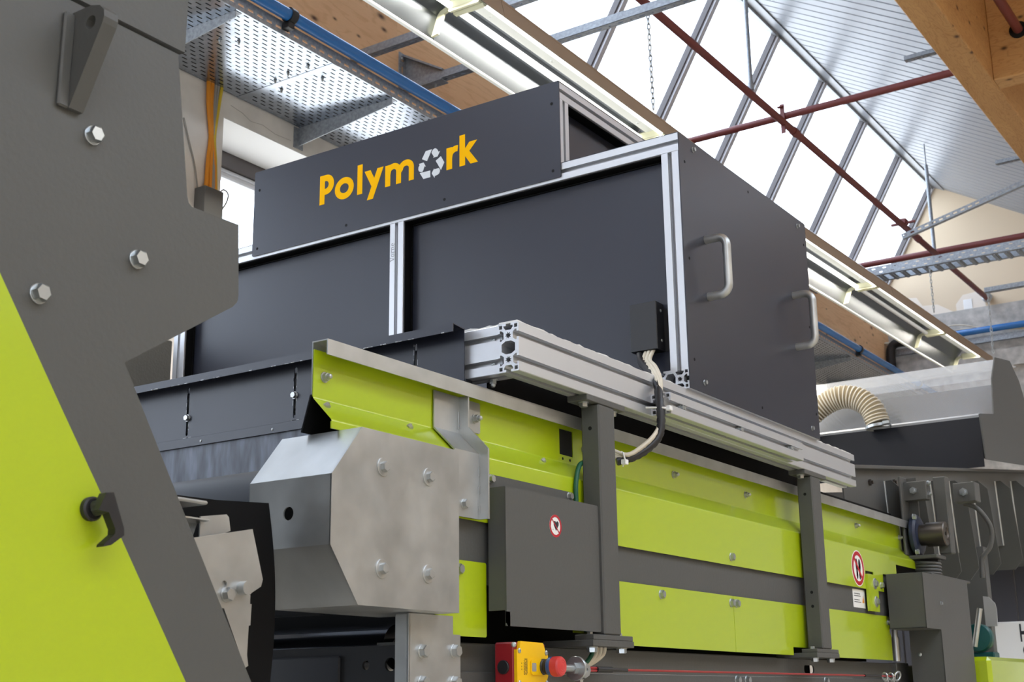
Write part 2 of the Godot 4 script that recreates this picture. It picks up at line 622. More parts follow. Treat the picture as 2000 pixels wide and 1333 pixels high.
# ------------------------------------------------------------------ build
func _ready() -> void:
	var cam := Camera3D.new()
	cam.name = "camera"
	cam.position = Vector3(0, 1.5, 0)
	cam.rotation = Vector3(0.262893, 0.588339, -0.0126305)
	var lens := CameraAttributesPhysical.new()
	lens.frustum_focal_length = 17.5 / (666.5 / 2608.2)
	lens.frustum_focus_distance = 2.7
	lens.exposure_aperture = 22.0
	lens.frustum_near = 0.05
	lens.frustum_far = 200.0
	cam.attributes = lens
	cam.fov = rad_to_deg(2.0 * atan(666.5 / 2608.2))
	cam.near = 0.05
	cam.far = 200.0
	cam.current = true
	add_child(cam)
	var sky_mat := ProceduralSkyMaterial.new()
	sky_mat.sky_top_color = Color(0.86, 0.92, 1.0)
	sky_mat.sky_horizon_color = Color(0.91, 0.95, 1.0)
	sky_mat.ground_horizon_color = Color(0.86, 0.88, 0.90)
	sky_mat.ground_bottom_color = Color(0.74, 0.75, 0.75)
	sky_mat.sky_energy_multiplier = 1.0
	sky_mat.energy_multiplier = 7.0
	var sky := Sky.new()
	sky.sky_material = sky_mat
	var env := Environment.new()
	env.background_mode = Environment.BG_SKY
	env.sky = sky
	env.tonemap_mode = Environment.TONE_MAPPER_LINEAR
	env.tonemap_exposure = 1.0
	env.sdfgi_enabled = true
	env.ssao_enabled = true
	env.ssil_enabled = true
	var we := WorldEnvironment.new()
	we.name = "environment"
	we.environment = env
	add_child(we)
	make_materials()
	build_room()
	build_roof()
	build_services()
	build_lamps()
	build_enclosure()
	build_sign()
	build_beams()
	build_conveyor()
	build_side_parts()
	build_guard()
	build_hood()
	build_switch()
	build_feeder()
	build_foreground()

const WX := -3.875
const FAR := -12.25

func build_room() -> void:
	var m := MB.new()
	m.box(V(-4.4, -0.2, -12.6), V(8.2, 0.0, 8.2))
	struct("floor", m, M.floor)
	# left wall with the window opening; further openings added for daylight
	m = MB.new()
	m.prism(rect(-12.6, 0, 8.2, 4.36), [rect(-5.4, 2.2, -3.643, 3.889), rect(-3.3, 0.9, -1.0, 3.889), rect(-0.7, 0.9, 0.75, 3.889), rect(1.05, 0.9, 2.8, 3.889), rect(3.2, 0.9, 4.95, 3.889)], 0, -4.3, WX)
	var wl := struct("wall_left", m, M.wall)
	# fine crack in the plaster above the window
	m = MB.new()
	m.tube([V(WX + 0.0004, 3.955, -3.68), V(WX + 0.0004, 3.945, -3.75), V(WX + 0.0004, 3.925, -3.80), V(WX + 0.0004, 3.935, -3.87), V(WX + 0.0004, 3.92, -3.95), V(WX + 0.0004, 3.925, -4.05)], 0.0008, 5)
	part(wl, "plaster_crack", m, M.grey_wire)
	# window 1: dark head frame, light sash, pane
	m = MB.new()
	m.box(V(-4.2, 3.815, -5.4), V(-4.135, 3.889, -3.643), 0.004)
	m.box(V(-4.2, 2.2, -3.70), V(-4.135, 3.889, -3.643), 0.004)
	m.box(V(-4.2, 2.2, -5.4), V(-4.135, 2.26, -3.643), 0.004)
	m.box(V(-4.2, 2.2, -5.4), V(-4.135, 3.889, -5.34), 0.004)
	var w := struct("window_1", m, M.frame_dark)
	m = MB.new()
	m.box(V(-4.19, 3.77, -5.34), V(-4.145, 3.815, -3.70), 0.006)
	m.box(V(-4.19, 3.792, -5.34), V(-4.138, 3.803, -3.70), 0.003)
	part(w, "sash", m, M.frame_light)
	m = MB.new()
	m.box(V(-4.172, 2.26, -5.34), V(-4.166, 3.78, -3.70))
	part(w, "pane", m, M.glass)
	m = MB.new()
	m.box(V(-4.13, 3.8845, -5.395), V(WX - 0.001, 3.8885, -3.648))
	part(w, "head_lining", m, M.white)
	# far wall: concrete below, boarded gable above
	m = MB.new()
	m.box(V(-4.4, 0, -12.6), V(8.2, 4.955, FAR))
	m.box(V(-3.85, 4.36, FAR), V(7.9, 4.52, FAR + 0.05))
	struct("wall_far", m, M.concrete)
	m = MB.new()
	m.prism(P2([-4.4, 4.955, 8.2, 4.955, 8.2, 5.6, -1.6, 5.6, -1.6, 5.24, -3.275, 6.22, -3.9, 5.15, -4.4, 5.15]), [], 2, -12.5, FAR - 0.01)
	var gb := struct("wall_gable", m, M.beige)
	m = MB.new()
	m.prism(P2([-3.80, 4.956, -3.22, 4.956, -3.36, 5.05, -3.50, 5.06, -3.55, 5.15, -3.80, 5.18]), [], 2, FAR - 0.01, FAR - 0.008)
	part(gb, "paint_patch", m, M.beige_patch, "paler repainted patch on the beige board")
	m = MB.new()
	m.prism(P2([-3.19, 4.956, -2.92, 4.956, -2.93, 5.07, -3.0, 5.11, -3.12, 5.10, -3.19, 5.02]), [], 2, FAR - 0.01, FAR - 0.008)
	part(gb, "paint_patch", m, M.beige_patch)
	m = MB.new()
	m.box(V(-3.12, 4.956, FAR - 0.008), V(-3.04, 5.05, FAR - 0.003), 0.002)
	part(gb, "cover_plate", m, M.white, "white rectangular cover plate")
	# right and rear walls; rear window openings added for daylight
	m = MB.new()
	m.prism(rect(-12.6, 0, 8.2, 5.8), [], 0, 7.8, 8.1)
	struct("wall_right", m, M.beige)
	m = MB.new()
	m.prism(P2([-4.4, 0, 8.2, 0, 8.2, 5.8, -1.6, 5.8, -1.6, 5.24, -3.275, 6.22, -3.9, 5.15, -4.4, 5.15]), [rect(-3.6, 0.9, -2.0, 3.889), rect(3.8, 0.9, 7.4, 3.889)], 2, 7.8, 8.1)
	struct("wall_rear", m, M.wall)
	var panes := [[2, 7.95, -3.6, -2.0, 0.9, 3.889], [2, 7.95, 3.8, 7.4, 0.9, 3.889], [0, -4.16, -3.3, -1.0, 0.9, 3.889], [0, -4.16, -0.7, 0.75, 0.9, 3.889], [0, -4.16, 1.05, 2.8, 0.9, 3.889], [0, -4.16, 3.2, 4.95, 0.9, 3.889]]  # unseen windows added to let daylight into the hall
	for i in panes.size():
		var q = panes[i]
		m = MB.new()
		m.prism(rect(q[2], q[4], q[3], q[5]), [rect(q[2] + 0.06, q[4] + 0.06, (q[2] + q[3]) / 2.0 - 0.03, q[5] - 0.06), rect((q[2] + q[3]) / 2.0 + 0.03, q[4] + 0.06, q[3] - 0.06, q[5] - 0.06)], q[0], q[1] - 0.03, q[1] + 0.03)
		var wn := struct("window_%d" % (3 + i), m, M.frame_dark)
		m = MB.new()
		m.prism(rect(q[2] + 0.06, q[4] + 0.06, q[3] - 0.06, q[5] - 0.06), [], q[0], q[1] - 0.004, q[1] + 0.002)
		part(wn, "pane", m, M.glass)

func build_roof() -> void:
	var m := MB.new()
	# long glulam beam on the left wall
	m.grain = 2
	m.box(V(-3.99, 4.36, FAR), V(-3.85, 5.19, 8.2))
	solo("timber_beam", m, M.timber, "long glued timber beam behind the blue pipe, above the cable tray", "beam", "timber beams")
	m = MB.new()
	m.grain = 2
	m.box(V(-1.752, 4.9, FAR), V(-1.582, 5.8, 8.2), 0.006)
	solo("timber_beam", m, M.timber2, "heavy timber beam with curved grain crossing the top right corner", "beam", "timber beams")
	m = MB.new()
	m.grain = 0
	m.box(V(-1.582, 4.9, -7.52), V(7.8, 5.8, -7.38), 0.006)
	solo("timber_beam", m, M.timber2, "cross beam in the shade at the top right corner, pierced by a dark pipe", "beam", "timber beams")
	# skylight: sloping glazing bars and panes between the beam and the ridge
	var A := Vector2(-3.87, 5.19)
	var R := Vector2(-3.275, 6.213)
	var d := (R - A).normalized()
	var up := Vector2(-d.y, d.x)
	m = MB.new()
	m.prism(bent(PackedVector2Array([A - d * 0.03, A + d * 0.04]), -0.05), [], 2, FAR, 8.1)
	m.prism(bent(PackedVector2Array([R - d * 0.03, R + d * 0.02]), -0.06), [], 2, FAR, 8.1)
	var sk := struct("window_2", m, M.galv)
	for i in 22:
		var z := -12.25 + 0.93 * i
		m = MB.new()
		var o := PackedVector2Array([A, R, R + up * 0.05, A + up * 0.05])
		m.prism(o, [], 2, z - 0.022, z + 0.022)
		var b := part(sk, "glazing_bar", m, M.frame_light)
		m = MB.new()
		var o2 := PackedVector2Array([A + up * 0.018, R + up * 0.018, R + up * 0.06, A + up * 0.06])
		m.prism(o2, [], 2, z - 0.037, z - 0.0225)
		m.prism(o2, [], 2, z + 0.0225, z + 0.037)
		part(b, "gasket", m, M.frame_dark)
		if i < 21:
			m = MB.new()
			m.prism(PackedVector2Array([A + up * 0.052, R + up * 0.052, R + up * 0.060, A + up * 0.060]), [], 2, z + 0.03, z + 0.90)
			part(sk, "pane", m, M.glass)
	# white trapezoidal roof sheet falling from the ridge to the right-hand beam
	m = MB.new()
	var x0 := -3.275
	var x1 := -1.66
	var yr := func(x: float, k: float) -> float: return 6.214 - 0.582 * (x + 3.273) + k
	var nn := Vector3(-0.582, -1.0, 0).normalized()
	var z := FAR
	var prof := [[0.0, 0.0], [0.098, 0.0], [0.104, 0.008], [0.113, 0.008], [0.12, 0.0]]
	while z < 8.0:
		for k in 4:
			var za: float = z + prof[k][0]
			var zb: float = z + prof[k + 1][0]
			var ka: float = prof[k][1]
			var kb: float = prof[k + 1][1]
			var n2 := (nn + Vector3(0, 0, (kb - ka) / maxf(zb - za, 0.001))).normalized()
			m.face([V(x0, yr.call(x0, ka), za), V(x1, yr.call(x1, ka), za), V(x1, yr.call(x1, kb), zb), V(x0, yr.call(x0, kb), zb)], n2)
		z += 0.12
	m.prism(P2([x0, yr.call(x0, 0.03), x1, yr.call(x1, 0.03), x1, yr.call(x1, 0.12), x0 - 0.03, yr.call(x0, 0.12)]), [], 2, FAR, 8.1)
	var ce := struct("ceiling", m, M.roof)
	m = MB.new()
	m.prism(P2([-3.285, 6.205, -3.19, 6.155, -3.188, 6.162, -3.28, 6.216]), [], 2, FAR, 8.1)
	var rt := part(ce, "ridge_trim", m, M.roof)
	# flat unseen ceiling to the right, wood tone for warm bounce; glazed strip added for daylight
	m = MB.new()
	m.prism(rect(-1.66, FAR, 8.2, 8.2), [rect(1.2, -10.5, 3.4, -7.6), rect(1.2, -7.2, 3.4, 6.5)], 1, 5.62, 5.8)
	struct("ceiling_flat", m, M.ceiling_wood)
	m = MB.new()
	m.box(V(1.2, 5.72, -10.5), V(3.4, 5.73, 6.5))
	struct("window_10", m, M.glass)  # unseen roof glazing added to light the hall from above

func strut(called: String, label: String, ax: int, lo: float, hi: float, c: Vector3, hh: float, pitch: float) -> Node3D:
	# perforated galvanised channel, open at the top: two webs and a punched bottom
	var t := thing(called, label, "strut", V(c.x, c.y, c.z), "galvanised struts")
	var holes := []
	var L := hi - lo
	var k := 0
	var p := 0.03
	while p < L - 0.02:
		var hl := 0.014 if k % 2 == 0 else 0.006
		holes.append(rrect(lo + p - hl, c.z - 0.006, lo + p + hl, c.z + 0.006, 0.005, 3))
		p += pitch
		k += 1
	var m := MB.new()
	m.prism(rect(lo, c.z - 0.0205, hi, c.z + 0.0205), holes, 1, c.y - hh, c.y - hh + 0.0025)
	m.box(V(lo, c.y - hh, c.z - 0.0205), V(hi, c.y, c.z - 0.018))
	m.box(V(lo, c.y - hh, c.z + 0.018), V(hi, c.y, c.z + 0.0205))
	m.box(V(lo, c.y - 0.0025, c.z - 0.018), V(hi, c.y, c.z - 0.011))
	m.box(V(lo, c.y - 0.0025, c.z + 0.011), V(hi, c.y, c.z + 0.018))
	part(t, "channel", m, M.galv)
	return t

func link_mesh() -> ArrayMesh:
	if shared.has("link"): return shared.link
	var m := MB.new()
	var p := []
	for k in 17:
		var a := TAU * k / 16.0
		p.append(V(0.0065 * cos(a), 0.0095 * sin(a) + 0.0065 * signf(sin(a) + 1e-6) * minf(1.0, absf(sin(a)) * 3.0), 0))
	m.tube(p, 0.0030, 6, false)
	shared.link = m.mesh()
	return shared.link

func chain(a: Vector3, b: Vector3, label: String) -> void:
	var t := thing("hanging_chain", label, "chain", b, "lamp chains")
	var L := a.distance_to(b)
	var cnt := int(L / 0.0255)
	for i in cnt:
		var p := a.lerp(b, (i + 0.5) / cnt)
		placed(t, "link", link_mesh(), M.zinc, p, Basis(Vector3.UP, PI / 2 * (i % 2)))

func build_services() -> void:
	# ---- perforated cable tray on the left wall
	var t := thing("cable_tray", "wide perforated galvanised cable tray on brackets above the window", "cable tray", V(-3.6, 4.0, -4.0))
	var x0 := -3.865
	var x1 := -3.325
	var zn := -1.0
	var zf := -12.2
	var m := MB.new()
	var y := 4.0
	var rows := 22
	var px := (x1 - x0) / rows
	var pz := 0.0495
	var dn := Vector3.DOWN
	for r in rows:
		var xa := x0 + px * r
		var xb := xa + px
		var s0 := xa + px / 2 - 0.0033
		var s1 := xa + px / 2 + 0.0033
		m.face([V(xa, y, zn), V(s0, y, zn), V(s0, y, zf), V(xa, y, zf)], dn)
		m.face([V(s1, y, zn), V(xb, y, zn), V(xb, y, zf), V(s1, y, zf)], dn)
		var zz := zn - (pz / 2 if r % 2 == 1 else 0.0)
		var prev := zn
		while zz - 0.012 > zf:
			var za := zz - 0.012
			m.face([V(s0, y, prev), V(s1, y, prev), V(s1, y, za), V(s0, y, za)], dn)
			prev = za - 0.0265
			zz -= pz
		if prev > zf: m.face([V(s0, y, prev), V(s1, y, prev), V(s1, y, zf), V(s0, y, zf)], dn)
	part(t, "bottom", m, M.tray)
	# outer flange with slots
	m = MB.new()
	var right := Vector3.RIGHT
	m.face([V(x1, y, zn), V(x1, y + 0.020, zn), V(x1, y + 0.020, zf), V(x1, y, zf)], right)
	m.face([V(x1, y + 0.029, zn), V(x1, y + 0.058, zn), V(x1, y + 0.058, zf), V(x1, y + 0.029, zf)], right)
	var q := zn
	while q - 0.05 > zf:
		m.face([V(x1, y + 0.020, q), V(x1, y + 0.029, q), V(x1, y + 0.029, q - 0.022), V(x1, y + 0.020, q - 0.022)], right)
		q -= 0.05
	part(t, "outer_flange", m, M.galv)
	m = MB.new()
	m.box(V(x0, y, zf), V(x0 + 0.002, y + 0.058, zn))
	part(t, "inner_flange", m, M.galv)
	m = MB.new()
	m.box(V(x0, y - 0.0016, -3.735), V(x1, y - 0.0001, -3.70))
	part(t, "joint_plate", m, M.tray)
	for z in [-2.24, -3.17, -4.095, -5.02, -5.95, -6.88, -7.8, -8.73, -9.65, -10.6, -11.5]:
		m = MB.new()
		m.prism(P2([WX + 0.003, y - 0.002, x1 - 0.01, y - 0.002, x1 - 0.01, y - 0.028, WX + 0.003, y - 0.088]), [], 2, z - 0.002, z + 0.002)
		m.box(V(WX + 0.003, y - 0.0022, z - 0.03), V(x1 - 0.01, y - 0.0002, z + 0.002))
		m.box(V(WX + 0.0005, y - 0.10, z - 0.03), V(WX + 0.0045, y - 0.002, z + 0.03))
		part(t, "support_arm", m, M.galv)
	for b in [[-3.55, -3.30], [-3.50, -3.35], [-3.53, -3.66], [-3.62, -3.68], [-3.42, -3.66], [-3.45, -3.78], [-3.66, -3.76]]:
		bolt(t, V(b[0], y - 0.002, b[1]), Vector3.DOWN, "acorn", 0.9)
	m = MB.new()
	for k in 17:
		var cx := x0 + 0.022 + k * 0.0305
		m.tube([V(cx, y + 0.017, zn), V(cx + 0.004 * sin(k * 3.0), y + 0.017, -4.0), V(cx - 0.003, y + 0.017, -8.0), V(cx, y + 0.017, zf)], 0.0155, 8)
	tag(part(t, "cable_layer", m, M.black_plastic), "dark cables lying in the tray, seen through slots", "", "", "stuff")
	m = MB.new()
	m.tube([V(x1 - 0.012, y + 0.02, zn), V(x1 - 0.012, y + 0.02, zf)], 0.009, 8)
	part(t, "orange_cable", m, M.orange)
	# ---- blue compressed-air pipe with clips, running along the tray edge
	var bp := thing("air_pipe", "long blue plastic air pipe clipped along the cable tray edge", "pipe", V(-3.295, 4.06, -4.0), "blue air pipes")
	m = MB.new()
	m.cyl(V(-3.295, 4.075, -1.0), V(-3.295, 4.075, -12.15), 0.025, 20)
	part(bp, "pipe", m, M.blue_pipe)
	for z in [-2.2, -3.42, -8.42, -9.75, -11.2]:
		m = MB.new()
		m.lathe(V(-3.295, 4.075, z - 0.016), V(0, 0, 1), [Vector2(0.0255, 0), Vector2(0.032, 0), Vector2(0.032, 0.032), Vector2(0.0255, 0.032)], 20)
		m.box(V(-3.325, 4.02, z - 0.016), V(-3.285, 4.052, z + 0.016), 0.003)
		part(bp, "clip", m, M.black_plastic)
	var b2 := thing("air_pipe", "blue air pipe crossing the concrete far wall with black elbow", "pipe", V(-3.0, 4.6, -12.1), "blue air pipes")
	m = MB.new()
	m.cyl(V(-3.66, 4.70, -12.12), V(7.5, 4.70, -12.12), 0.03, 16)
	part(b2, "pipe", m, M.blue_pipe)
	m = MB.new()
	m.tube(smooth([V(-3.64, 4.70, -12.12), V(-3.74, 4.70, -12.12), V(-3.79, 4.66, -12.12), V(-3.80, 4.58, -12.12), V(-3.80, 4.46, -12.12)]), 0.042, 14)
	part(b2, "elbow", m, M.black_plastic)
	strut("wall_strut", "perforated galvanised strut under the far blue pipe on concrete", 0, -3.95, 7.0, V(-1.5, 4.655, -12.19), 0.06, 0.09)
	m = MB.new()
	for i in 3:
		var wv := []
		for k in 14: wv.append(V(-3.95 + k * 0.12, 4.685 + 0.03 * sin(k * 0.9 + i) + 0.012 * i + (0.05 * exp(-pow((k - 4.0 - i) / 2.0, 2))), -12.16 + 0.02 * i))
		m.tube(smooth(wv, 3), 0.006, 6)
	solo("wire_bundle", m, M.cream, "loose pale wires along the strut on far concrete wall", "cable")
	# ---- cables running down the wall pier into the trunking
	var cols := [[M.orange, -3.530, -3.545], [M.orange, -3.552, -3.566], [M.grey_wire, -3.572, -3.578], [M.grey_wire, -3.588, -3.590], [M.yellow_wire, -3.606, -3.600], [M.orange, -3.546, -3.596]]
	var names := ["orange cable leftmost on the pale wall pier", "orange cable second from left on the pale wall pier", "grey cable between orange cables on the wall pier", "grey cable beside the yellow one on the wall pier", "yellow cable rightmost on the pale wall pier", "orange cable crossing behind the others on the wall pier"]
	for i in cols.size():
		m = MB.new()
		var w := 0.009 if i != 2 and i != 3 else 0.007
		var c0: float = cols[i][1]
		var c1: float = cols[i][2]
		m.tube(smooth([V(WX + 0.02, 4.02, c0), V(WX + 0.014, 3.9, lerpf(c0, -3.570, 0.3)), V(WX + 0.012, 3.77, lerpf(c0, -3.576, 0.75)), V(WX + 0.014, 3.66, lerpf(c1, -3.578, 0.3)), V(WX + 0.02, 3.50, c1)]), w, 8)
		solo("wall_cable", m, cols[i][0], names[i], "cable", "cables on the wall pier")
	m = MB.new()
	m.tube(smooth([V(WX + 0.006, 3.80, -3.42), V(WX + 0.006, 3.72, -3.45), V(WX + 0.006, 3.62, -3.49), V(WX + 0.01, 3.50, -3.515)]), 0.0035, 6)
	solo("thin_wire", m, M.grey_wire, "thin grey wire drooping across the wall pier", "cable")
	m = MB.new()
	m.tube(smooth([V(WX + 0.05, 3.50, -3.585), V(WX + 0.055, 3.535, -3.605), V(WX + 0.055, 3.525, -3.635), V(WX + 0.05, 3.48, -3.628), V(WX + 0.05, 3.40, -3.57)]), 0.0035, 6)
	solo("thin_wire", m, M.grey_wire, "looped thin wire end beside the grey trunking", "cable")
	m = MB.new()
	m.box(V(WX, 2.0, -3.605), V(WX + 0.062, 3.522, -3.502), 0.002)
	solo("cable_trunking", m, M.grey_dark, "grey trunking box on the wall pier below the cables", "trunking")
	# ---- galvanised struts under the roof, near
	strut("roof_strut", "galvanised strut left of the triangular bracket, crossing above the lamps", 0, -3.85, -1.75, V(-2.8, 4.5, -4.43), 0.041, 0.055)
	var s2 := strut("roof_strut", "galvanised strut carried by the triangular bracket, chain hanging from it", 0, -3.85, -1.75, V(-2.8, 4.5, -4.83), 0.041, 0.055)
	m = MB.new()
	m.prism(P2([-2.96, 4.40, -2.945, 4.40, -2.93, 4.458, -2.975, 4.458]), [], 2, -4.835, -4.825)
	part(s2, "hook", m, M.zinc)
	var br := thing("wall_bracket", "galvanised triangular bracket screwed to the timber beam", "bracket", V(-3.84, 4.45, -4.80))
	m = MB.new()
	m.prism(rect(-4.83, 4.462, -4.775, 4.66), [rrect(-4.815, 4.48, -4.79, 4.505, 0.006), rrect(-4.81, 4.55, -4.795, 4.59, 0.006), rrect(-4.815, 4.615, -4.79, 4.64, 0.006)], 0, -3.85, -3.845)
	part(br, "back_plate", m, M.galv)
	m = MB.new()
	m.prism(P2([-3.845, 4.50, -3.60, 4.50, -3.845, 4.645]), [], 2, -4.832, -4.829)
	part(br, "gusset", m, M.galv)
	m = MB.new()
	m.prism(P2([-3.845, 4.645, -3.60, 4.50, -3.595, 4.507, -3.842, 4.655]), [], 2, -4.832, -4.80)
	part(br, "flange", m, M.galv)
	m = MB.new()
	m.box(V(-3.80, 4.449, -4.86), V(-3.60, 4.455, -4.80), 0.001)
	part(br, "foot_plate", m, M.galv)
	for bx in [-3.77, -3.66]: bolt(br, V(bx, 4.449, -4.83), Vector3.DOWN, "acorn", 1.2)
	for by in [4.49, 4.63]: bolt(br, V(-3.845, by, -4.80), Vector3.RIGHT, "button", 2.0)
	chain(V(-2.47, 4.46, -4.83), V(-2.47, 4.0, -4.845), "steel chain hanging from the strut above the lamp row")
	chain(V(-2.24, 4.274, -9.5), V(-2.25, 3.83, -9.5), "far chain hanging from a short strut above the clear hood")
	chain(V(-2.83, 4.772, -10.21), V(-2.83, 4.40, -10.21), "short chain end below the far cable tray")
	# ---- sprinkler pipes
	var sp := thing("sprinkler_pipe", "long red-brown sprinkler pipe running lengthways under the skylight", "pipe", V(-2.9, 5.0, -7), "red sprinkler pipes")
	m = MB.new()
	m.cyl(V(-2.897, 5.022, 7.5), V(-2.897, 5.022, FAR), 0.024, 14)
	part(sp, "pipe", m, M.red_pipe)
	for z in [-7.66, -10.2]:
		m = MB.new()
		m.cyl(V(-2.897, 5.022, z - 0.03), V(-2.897, 5.022, z + 0.03), 0.029, 14)
		part(sp, "coupling", m, M.red_pipe)
	m = MB.new()
	m.box(V(-2.935, 5.02, -9.86), V(-2.86, 5.075, -9.80), 0.01)
	m.box(V(-2.99, 5.03, -9.84), V(-2.80, 5.05, -9.82), 0.004)
	part(sp, "sprinkler_fitting", m, M.red_pipe)
	m = MB.new()
	m.lathe(V(-2.897, 5.03, FAR + 0.01), V(0, 0, 1), [Vector2(0.045, 0), Vector2(0.045, 0.012), Vector2(0.02, 0.02)], 14)
	part(sp, "wall_rose", m, M.zinc)
	sp = thing("sprinkler_pipe", "red-brown sprinkler pipe crossing in front of the white roof sheet", "pipe", V(-2.6, 5.0, -7.46), "red sprinkler pipes")
	m = MB.new()
	m.cyl(V(-3.62, 5.071, -7.5), V(-1.753, 5.073, -7.5), 0.0235, 14)
	part(sp, "pipe", m, M.red_pipe)
	m = MB.new()
	m.box(V(-2.913, 4.945, -7.475), V(-2.883, 5.145, -7.468), 0.002)
	m.box(V(-2.925, 5.12, -7.475), V(-2.883, 5.127, -7.45), 0.002)
	part(sp, "clamp_bar", m, M.red_pipe)
	sp = thing("sprinkler_pipe", "far red-brown sprinkler pipe above the perforated cable tray", "pipe", V(-2.6, 5.0, -10.8), "red sprinkler pipes")
	m = MB.new()
	m.cyl(V(-3.7, 5.085, -10.8), V(-1.752, 5.075, -10.8), 0.0265, 14)
	part(sp, "pipe", m, M.red_pipe)
	sp = thing("sprinkler_pipe", "dark pipe entering the shaded cross beam at top right", "pipe", V(-1.41, 5.16, -6.5), "red sprinkler pipes")
	m = MB.new()
	m.cyl(V(-1.414, 5.17, 7.5), V(-1.414, 5.17, -7.37), 0.027, 14)
	part(sp, "pipe", m, M.red_pipe)
	m = MB.new()
	m.lathe(V(-1.414, 5.17, -7.378), V(0, 0, 1), [Vector2(0.052, 0), Vector2(0.052, 0.004), Vector2(0.02, 0.006)], 18)
	part(sp, "collar", m, M.black_gap)
	m = MB.new()
	m.cyl(V(-2.897, 5.05, -6.985), V(-2.897, 5.99, -6.985), 0.014, 12)
	m.cyl(V(-2.897, 5.05, -6.985), V(-2.897, 5.10, -6.985), 0.019, 12)
	solo("hanger_rod", m, M.galv, "grey hanger rod holding the long red pipe, nearer one", "rod", "pipe hanger rods")
	m = MB.new()
	m.cyl(V(-2.897, 5.05, -10.64), V(-2.897, 5.80, -10.64), 0.016, 12)
	m.cyl(V(-2.897, 5.80, -10.64), V(-2.897, 5.99, -10.64), 0.006, 8)
	solo("hanger_rod", m, M.galv, "grey hanger rod in front of the beige gable", "rod", "pipe hanger rods")
	# ---- far cable tray across the hall
	var ft := thing("cable_tray", "punched steel cable tray crossing before the beige gable", "cable tray", V(-2.6, 4.75, -10.3))
	var holes := []
	var hx := -3.95
	while hx < -1.80:
		holes.append(rect(hx, 4.80, hx + 0.025, 4.808))
		holes.append(rect(hx + 0.03, 4.832, hx + 0.055, 4.84))
		hx += 0.09
	m = MB.new()
	m.prism(rect(-4.0, 4.785, -1.752, 4.855), holes, 2, -10.203, -10.2)
	part(ft, "side_flange", m, M.galv)
	m = MB.new()
	m.box(V(-4.0, 4.785, -10.403), V(-1.752, 4.855, -10.40))
	part(ft, "side_flange", m, M.galv)
	holes = []
	hx = -3.93
	while hx < -1.82:
		holes.append(rect(hx, -10.37, hx + 0.045, -10.23))
		hx += 0.09
	m = MB.new()
	m.prism(rect(-4.0, -10.4, -1.752, -10.2), holes, 1, 4.783, 4.787)
	part(ft, "bottom", m, M.galv)
	hx = -3.885
	while hx < -1.82:
		m = MB.new()
		m.box(V(hx + 0.012, 4.772, -10.385), V(hx + 0.034, 4.783, -10.215), 0.002)
		part(ft, "rung", m, M.galv)
		hx += 0.09
	# loose struts at the right
	strut("roof_strut", "short perforated strut end poking past the big timber beam", 0, -2.245, -1.752, V(-2.0, 5.50, -8.0), 0.03, 0.03)
	strut("roof_strut", "perforated strut end below the roof sheet at right edge", 0, -2.195, -1.752, V(-2.0, 5.445, -10.0), 0.03, 0.03)
	strut("roof_strut", "perforated strut before the concrete lintel at right edge", 0, -2.26, -1.60, V(-2.0, 4.31, -9.5), 0.035, 0.035)
	var ss := thing("slotted_strap", "long slotted steel strap sloping up in front of the gable", "strut", V(-2.4, 4.46, -8.5))
	var a := Vector2(-2.515, 4.452)
	var b3 := Vector2(-1.60, 4.680)
	var e := (b3 - a).normalized()
	var nn := Vector2(-e.y, e.x)
	holes = []
	var s := 0.025
	while s < a.distance_to(b3) - 0.02:
		var c1 := a + e * s + nn * 0.018
		holes.append(PackedVector2Array([c1 - e * 0.013 - nn * 0.006, c1 + e * 0.013 - nn * 0.006, c1 + e * 0.013 + nn * 0.006, c1 - e * 0.013 + nn * 0.006]))
		s += 0.05
	m = MB.new()
	m.prism(PackedVector2Array([a, b3, b3 + nn * 0.036, a + nn * 0.036]), holes, 2, -8.502, -8.498)
	m.prism(PackedVector2Array([a, b3, b3 + nn * 0.002, a + nn * 0.002]), [], 2, -8.53, -8.50)
	part(ss, "strap", m, M.galv)

func build_lamps() -> void:
	# rows of twin-tube luminaires hung end to end; each runs along z; last two rows added for side light
	var rows := [
		[-2.637, [-2.2, -3.68, -5.16, -6.60, -8.05, -9.50, -10.45], [4.0, 4.0, 3.99, 3.97, 3.995, 4.01, 4.03], ["nearest twin-tube strip light at top edge", "twin-tube strip light above the yellow lettering", "twin-tube strip light behind the enclosure, with chain hook", "twin-tube strip light above the second handle", "strip light with one dark tube, before the gable", "last strip light, one tube missing, above the clear hood"]],
		[2.2, [1.0, -0.5, -2.0, -3.5, -5.0, -6.5, -8.0], [4.0, 4.0, 4.0, 4.0, 4.0, 4.0, 4.0], []],
		[4.8, [1.0, -0.5, -2.0, -3.5, -5.0, -6.5, -8.0], [4.0, 4.0, 4.0, 4.0, 4.0, 4.0, 4.0], []]]
	for row in rows: lamp_row(row[0], row[1], row[2], row[3])

